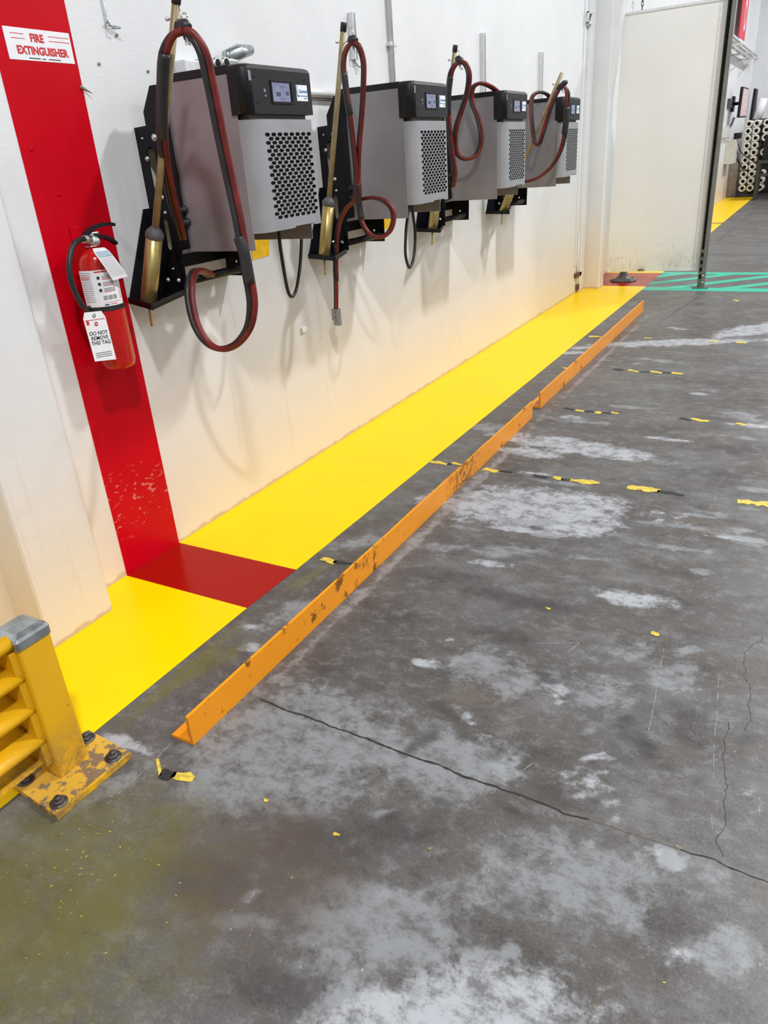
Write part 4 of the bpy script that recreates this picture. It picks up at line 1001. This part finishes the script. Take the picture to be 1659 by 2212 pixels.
MB().tube([(q.x, q.y - .02, q.z - .15), (q.x, q.y, q.z + .45)], .010, 8).build('bolt_rod', M_STRUT, t)
m = MB(); m.box((XW + .001, q.y - .10, q.z - .02), (XW + .03, q.y + .10, q.z + .03), .004); m.box((XW + .001, q.y - .03, q.z - .16), (XW + .03, q.y + .04, q.z - .10), .004); m.build('latch_body', simple('rusty_white_metal', (.45, .36, .30), .6, 0, .5, 30, wear=(.12, .05, .03), wear_amt=1.5, wscale=30), t)
# anchor holes in the wall
M_RUST = simple('rusty_anchor', (.25, .20, .16), .6)
for i, (x, y, l) in enumerate(((175, 188, 'bent nail at the edge of the red band below the sign'), (252, 76, 'chipped anchor hole beside the steel hook strip'), (320, 154, 'chipped anchor hole left of the largest charger top'), (214, 138, 'small double anchor hole right of the sign'), (68, 323, 'dark hole in the red band below the sign'), (128, 420, 'painted screw in the red band above the extinguisher'))):
    q = at(x, y, 'x', XW + .002); m = MB(); m.lathe([(0, .004), (.004, .004), (.006, 0)], axis_m(q, (1, .2, 0)), 8)
    if i == 0: m.tube([q, q + Vector((.015, .03, -.02))], [.006, .001], 6)
    tag(m.build('wall_anchor', M_REDW if i > 3 else M_RUST, loc=q), l, 'wall anchor', 'old anchors in the wall')

# ================================================================== PARTITION
t = thing('partition_panel', 'large cream partition panel with dirty lower edge beside the far pilaster', 'partition', (-1.6, 9.0, .155))
pz0, pz1 = .155, 2.655
m = MB(); m.prism([(-2.105, 9.0, pz0 + .0), (-1.085, 9.0, pz0 + .02), (-1.06, 9.0, pz1 - .01), (-2.09, 9.0, pz1)], (0, .03, 0)); m.build('panel_sheet', M_PANEL, t)
m = MB(); m.box((-2.10, 8.992, pz1 - .012), (-1.05, 9.034, pz1 + .012), .003); m.build('top_rail', M_STRUT, t)
m = MB(); q = at(1385, 583, 'y', 8.99); m.tube([(q.x - .03, 8.992, q.z - .005), (q.x, 8.985, q.z + .006), (q.x + .03, 8.992, q.z - .003)], .012, 8); m.build('bottom_clip', M_RUST, t)
t = thing('slotted_post', 'dark slotted steel upright post on a small floor plate at the partition edge', 'post', (-1.075, 8.94, 0))
xb, yb_ = -1.068, 8.945
MB().box((xb - .085, yb_ - .055, .001), (xb + .075, yb_ + .055, .012), .002).build('foot_plate', M_POST, t)
m = MB(); HP = 3.2; sl = []
z = .12
while z < HP - .1:
    sl.append([(xb - .0185 + dx, yb_ - .02, z + dz) for dx, dz in ((-.011, -.020), (.011, -.020), (.011, .020), (-.011, .020))]); z += .075
m.plate([(xb - .04, yb_ - .02, .012), (xb + .0, yb_ - .02, .012), (xb + .0, yb_ - .02, HP), (xb - .04, yb_ - .02, HP)], sl, (0, .004, 0))
lean = Matrix.Rotation(math.radians(.0), 4, 'Y')
m.build('slotted_face', M_POST, t)
m = MB(); m.box((xb + .0, yb_ - .022, .012), (xb + .035, yb_ + .02, HP), .002); m.box((xb - .04, yb_ + .01, .012), (xb, yb_ + .014, HP)); m.build('channel_back', simple('grey_green_post_side', (.19, .195, .17), .5, .3), t)
MB().box((xb - .038, yb_ + .004, .012), (xb - .002, yb_ + .008, HP)).build('channel_inside', M_HOLE, t)
for zz in (.06, .13): MB().lathe([(0, .006), (.009, .006), (.011, 0)], axis_m((xb + .012, yb_ - .022, zz), (0, -1, 0)), 8).build('post_bolt', M_STEEL, t)
# chain pieces and far structure above the panel
t = thing('bell_foot_pole', 'grey iron pole with flared bolted foot standing on the red floor patch', 'pole', (-1.99, 9.38, 0))
T_ = Matrix.Translation((-1.995, 9.38, 0))
MB().lathe([(0, .001), (.150, .001), (.152, .010), (.13, .018), (.085, .030), (.058, .055), (.040, .095), (.033, .14), (.031, .17), (0, .17)], T_, 32).build('flared_foot', M_IRON, t)
MB().lathe([(.027, .165), (.027, 2.4), (0, 2.4)], T_, 24).build('pole_tube', M_IRON, t)
for k in range(4):
    a = PI / 4 + k * PI / 2; MB().lathe([(0, .02), (.014, .02), (.014, 0)], Matrix.Translation((-1.995 + .125 * math.cos(a), 9.38 + .125 * math.sin(a), .010)), 6).build('foot_bolt', M_IRON, t)
for x, y, l in ((1371, -12, 'pale chain hanging above the partition top, left one'), (1391, -14, 'dark chain hanging above the partition top, right one')):
    q0 = at(x, y + 30, 'y', 9.1); m = MB()
    for k in range(12):
        c_ = Vector((q0.x, 9.02 + .0, pz1 + .03 + k * .04)); n = []
        for j in range(13):
            a = j * PI / 6; d_ = Vector((.010 * math.cos(a), 0, .026 * math.sin(a))) if k % 2 else Vector((0, .010 * math.cos(a), .026 * math.sin(a))); n.append(c_ + d_)
        m.tube(n, .004, 6, caps=False)
    tag(m.build('hanging_chain', M_STRUT if x < 1380 else M_BOLT, loc=(q0.x, 9.02, pz1)), l, 'chain', 'chains over the partition')

# ================================================================== DISTANT END
# television on the wall
def screenbox(name, Yd, c4, label, mat, dark=M_BLACKP):
    P4 = [at(x, y, 'y', Yd + dy) for x, y, dy in c4]
    ctr = sum(P4, Vector()) / 4; t = thing(name, label, 'television', tuple(ctr))
    n = (P4[1] - P4[0]).cross(P4[3] - P4[0]).normalized()
    if n.dot(CAM - ctr) < 0: n = -n
    MB().prism([tuple(p - n * .06) for p in P4], tuple(n * .06)).build('screen_casing', dark, t)
    inn = [ctr + (p - ctr) * .90 + n * .002 for p in P4]
    MB().prism([tuple(p) for p in inn], tuple(n * .003)).build('screen', mat, t)
    return t, ctr
tv, ctr = screenbox('television', 20.9, [(1606, 187, 0), (1617.5, 191, .55), (1611, 253.5, .55), (1597, 254, 0)], 'wall mounted television showing a pale pink screen beyond the post', emissive('pink_screen', (.85, .60, .58), .75))
MB().tube([ctr + Vector((-.05, .05, 0)), (XW + .02, ctr.y + .35, ctr.z)], .035, 8).build('wall_arm', M_BLACKM, tv)
MB().box((XW, ctr.y + .2, ctr.z - .16), (XW + .05, ctr.y + .5, ctr.z + .16)).build('arm_plate', M_BLACKM, tv)
cb = MB(); a = at(1599, 255, 'x', -2.2)
for k in range(2): cb.tube(smooth_path([(-2.2, 20.9 + k * .3, 1.83), (-2.27, 21.0 + k * .2, 1.6), (-2.29, 21.1, 1.4)], 5), .012, 6)
cb.build('power_cord', M_CORD, tv)
tv2, ctr2 = screenbox('television', 23.4, [(1634, 191, 0), (1638, 193, .4), (1630, 262, .4), (1623, 262, 0)], 'dark edge-on television further back near the white rolls', M_BLACKP)
q = at(1577, 223, 'x', XW + .03); o = MB().box((XW + .001, q.y - .28, q.z - .09), (XW + .06, q.y + .28, q.z + .09), .01).build('wall_switch_box', simple('dark_grey_box', (.08, .07, .08), .5), loc=q)
tag(o, 'dark square control box on the distant wall left of the television', 'control box')
o = MB().box((XW + .001, 21.15, .84), (-2.12, 21.9, 1.36), .01).build('electrical_cabinet', simple('cream_cabinet_paint', (.62, .61, .55), .5), loc=(XW, 21.5, .84))
tag(o, 'cream electrical cabinet low on the distant wall below the television', 'cabinet')
m = MB()
for k in range(6): m.box((XW + .001 , 20.2 + k * .16, 1.42), (XW + .10, 20.28 + k * .16, 1.60 + .03 * (k % 3)), .004)
tag(m.build('wall_outlet_strip', M_STRUT), 'row of pale outlets on the distant wall above the cream cabinet', 'outlets')
o = MB().box((-2.2, 21.4, 1.37), (-2.05, 21.8, 1.50), .01).build('black_equipment_box', M_BLACKP, loc=(-2.1, 21.6, 1.37)); tag(o, 'small black equipment box on top of the cream cabinet', 'equipment box')
for k, (a, b, c_) in enumerate((((1588, 300), (1590, 340), (1608, 372)), ((1592, 302), (1602, 330), (1632, 352)), ((1590, 300), (1596, 350), (1612, 370)))):
    pts = smooth_path([at(a[0], a[1], 'y', 21.7), at(b[0], b[1], 'y', 21.8), at(c_[0], c_[1], 'y', 21.95)], 6)
    tag(MB().tube(pts, .012, 6).build('loose_cord', M_CORD), ('black cord sagging low toward the roll rack', 'black cord running highest across the white rolls', 'black cord between the other two at the roll rack')[k], 'cord', 'cords by the roll rack')
# red banner
P4 = [at(1590, 80, 'x', XW + .02), at(1598.5, 88, 'x', XW + .02), at(1620, -40, 'x', XW + .02)]
yb0, yb1 = 21.05, 21.62; t = thing('wall_banner', 'red vertical banner with white lettering high on the distant wall', 'banner', (XW + .01, (yb0 + yb1) / 2, 3.4))
yb0, yb1 = P4[0].y, P4[1].y + .05
MB().box((XW + .095, yb0 - .3, 3.38), (XW + .11, yb1, 5.4)).build('banner_cloth', simple('red_banner_cloth', (.70, .02, .05), .5), t)
FMb = frame((XW + .112, yb1 - .42, 3.72), (0, 0, -1), (0, 1, 0))
FMb = frame((XW + .114, yb1 - .42, 3.82), (0, 1, 0), (0, 0, 1))
text('banner_letter', 'O', frame((XW + .114, yb1 - .42, 3.80), (0, 1, 0), (0, 0, 1)), .85, M_WHITE, t, off=.012, sx=.62)
text('banner_letter', 'Y', frame((XW + .114, yb1 - .42, 4.45), (0, 1, 0), (0, 0, 1)), .70, M_WHITE, t, off=.012, sx=.7)
# cable tray
t = thing('cable_tray', 'white ladder cable tray with brackets along the distant wall', 'cable tray', (XW, 20, 3.1))
m = MB()
for k in range(3): m.tube([(XW + .10 + k * .09, 15, 3.12 + k * .02), (XW + .10 + k * .09, 22.85, 3.12 + k * .02)], .03, 8)
m.build('conduit_run', M_STRUT, t)
for y in (18.2, 20.4, 22):
    m = MB(); m.box((XW + .004, y, 3.03), (XW + .42, y + .06, 3.07), .004); m.tube([(XW + .01, y + .03, 2.75), (XW + .38, y + .03, 3.03)], .010, 6); m.build('tray_bracket', M_STRUT, t)
# rolls
rb = at(1603, 407, 'y', 22.3); YR = 22.3
M_FR = simple('dark_steel_rack', (.025, .026, .028), .5, .3)
def roll():
    m = MB(); r, ri, L_ = .084, .042, .5
    Mx = Matrix.Rotation(PI / 2, 4, 'X')
    m.lathe([(ri, -L_ / 2), (r - .008, -L_ / 2), (r, -L_ / 2 + .008), (r, L_ / 2), (ri, L_ / 2), (ri, -L_ / 2)], Mx, 24)
    o = m.build('film_roll', M_ROLL)
    c = MB(); c.lathe([(ri - .001, -L_ / 2 + .004), (ri - .004, -L_ / 2 + .004), (ri - .004, L_ / 2 - .05), (0, L_ / 2 - .05)], Mx, 18); co = c.build('roll_core', M_HOLE, o)
    return o
r0 = roll(); first = True; x_a, z_a = rb.x, rb.z; dz = (1.675 - z_a) / 9
cols = [(x_a, range(10)), (x_a + .178, range(10)), (x_a + .178 + .225, (0, 1, 2, 5, 7, 8, 9))]
for ci, (x, rows) in enumerate(cols):
    for j in rows:
        o = r0 if first else copy_tree(r0); first = False
        o.location = (x - .004 * j + random.uniform(-.004, .004), YR + .25, z_a + dz * j)
        o.rotation_euler = (Matrix.Rotation(0, 3, 'X')).to_euler()
        nm = ('left', 'middle', 'right')[ci]
        rowname = 'bottom row' if j == 0 else ('top row' if j == 9 else '%s row from bottom' % ('', 'second', 'third', 'fourth', 'fifth', 'sixth', 'seventh', 'eighth', 'ninth')[j])
        tag(o, 'white roll in the %s column of the distant rack, %s' % (nm, rowname), 'roll', 'white film rolls in the distant rack')
t = thing('roll_rack', 'black steel rack holding the white rolls at the end of the yellow stripe', 'rack', (x_a, YR, 0))
xl, xr = x_a - .13, x_a + 1.0
m = MB()
for x in (xl, xr): m.box((x - .012, YR + .02, 0), (x + .012, YR + .06, z_a + .62 if x == xl else 1.8), .002)
m.box((x_a + .270, YR + .02, 0), (x_a + .295, YR + .06, 1.75), .002)
m.build('rack_upright', M_FR, t)
m = MB()
for z in (.03, z_a + .07, .65, 1.2, 1.76): m.box((xl if z < .7 else x_a - .02, YR + .03, z - .012), (xr, YR + .05, z + .012), .002)
m.build('rack_rail', M_FR, t)
m = MB()
for j in range(10):
    m.box((x_a - .09, YR + .5, z_a + dz * j - .085), (xr, YR + .52, z_a + dz * j - .075))
m.build('rack_shelf', M_FR, t)
MB().box((x_a + .08, YR + .53, .05), (xr, YR + .56, 1.72)).build('rack_back', simple('dark_backing', (.02, .018, .022), .6), t)
M_FR2 = simple('dark_grey_table_steel', (.045, .048, .05), .5, .3)
# steel table in front of the rack
t = thing('steel_table', 'dark grey steel work table standing in front of the white rolls', 'table', (-1.3, 21.7, 0))
tx0 = at(1634, 428, 'z', 0)
MB().box((tx0.x - .04, 21.35, .80), (.4, 22.05, .86), .004).build('table_top', M_FR2, t)
for x in (tx0.x, .3):
    for y in (21.38, 21.98): MB().box((x - .03, y - .03, 0), (x + .03, y + .03, .80), .003).build('table_leg', M_FR2, t)
MB().box((tx0.x, 21.37, .52), (.3, 21.41, .58), .003).build('table_rail', M_FR2, t)
t2 = thing('machine', 'grey machine with white arm standing behind the steel table', 'machine', (-1.2, 22.9, 0))
MB().box((-1.55, 23.3, 0), (.2, 24.1, 1.9), .03).build('machine_body', simple('grey_machine_paint', (.22, .23, .24), .5, .1, .3, 6), t2)
a, b = at(1634, 262, 'y', 23.4), at(1650, 212, 'y', 23.4)
MB().tube([a, b], .10, 8).build('machine_arm', M_WHITE, t2)
m = MB(); 
m.box((tx0.x + .02, 21.8, .861), (.2, 21.86, 1.42), .004)
tag(m.build('notice_board', M_BLACKP), 'black board standing on the dark steel table by the white rolls', 'board')

# ================================================================== LIGHTS
for ix, (x, y_off, LE, nn) in enumerate(((2.0, -1.4, 455, 4), (7.0, -4.6, 170, 4), (10.6, -1.0, 130, 4))):
    for iy in range(nn):
        y = y_off + iy * 7.4
        ld = bpy.data.lights.new('high_bay_light', 'AREA'); ld.shape = 'RECTANGLE'; ld.size = .50; ld.size_y = .36; ld.energy = LE; ld.color = (.985, .992, 1.)
        o = bpy.data.objects.new('high_bay_light', ld); COL.objects.link(o); o.location = (x, y, 6.6)
        tag(o, 'high bay ceiling light above the frame', 'light', 'high bay ceiling lights')
w = bpy.data.worlds.new('World'); bpy.context.scene.world = w; w.use_nodes = True
w.node_tree.nodes['Background'].inputs[0].default_value = (.9, .95, 1, 1); w.node_tree.nodes['Background'].inputs[1].default_value = .3
# ================================================================== CAMERA
cd = bpy.data.cameras.new('camera'); cam = bpy.data.objects.new('camera', cd); COL.objects.link(cam)
cd.sensor_fit = 'HORIZONTAL'; cd.sensor_width = 36; cd.lens = F / 1659 * 36; cd.clip_start = .02; cd.clip_end = 100
cam.matrix_world = Matrix(((R_[0][0], R_[1][0], -R_[2][0], 0), (R_[0][1], R_[1][1], -R_[2][1], 0), (R_[0][2], R_[1][2], -R_[2][2], 1.5), (0, 0, 0, 1)))
sc = bpy.context.scene; sc.camera = cam
sc.view_settings.view_transform = 'Standard'; sc.view_settings.look = 'None'; sc.view_settings.exposure = -0.17; sc.view_settings.gamma = 1; sc.view_settings.use_curve_mapping = False
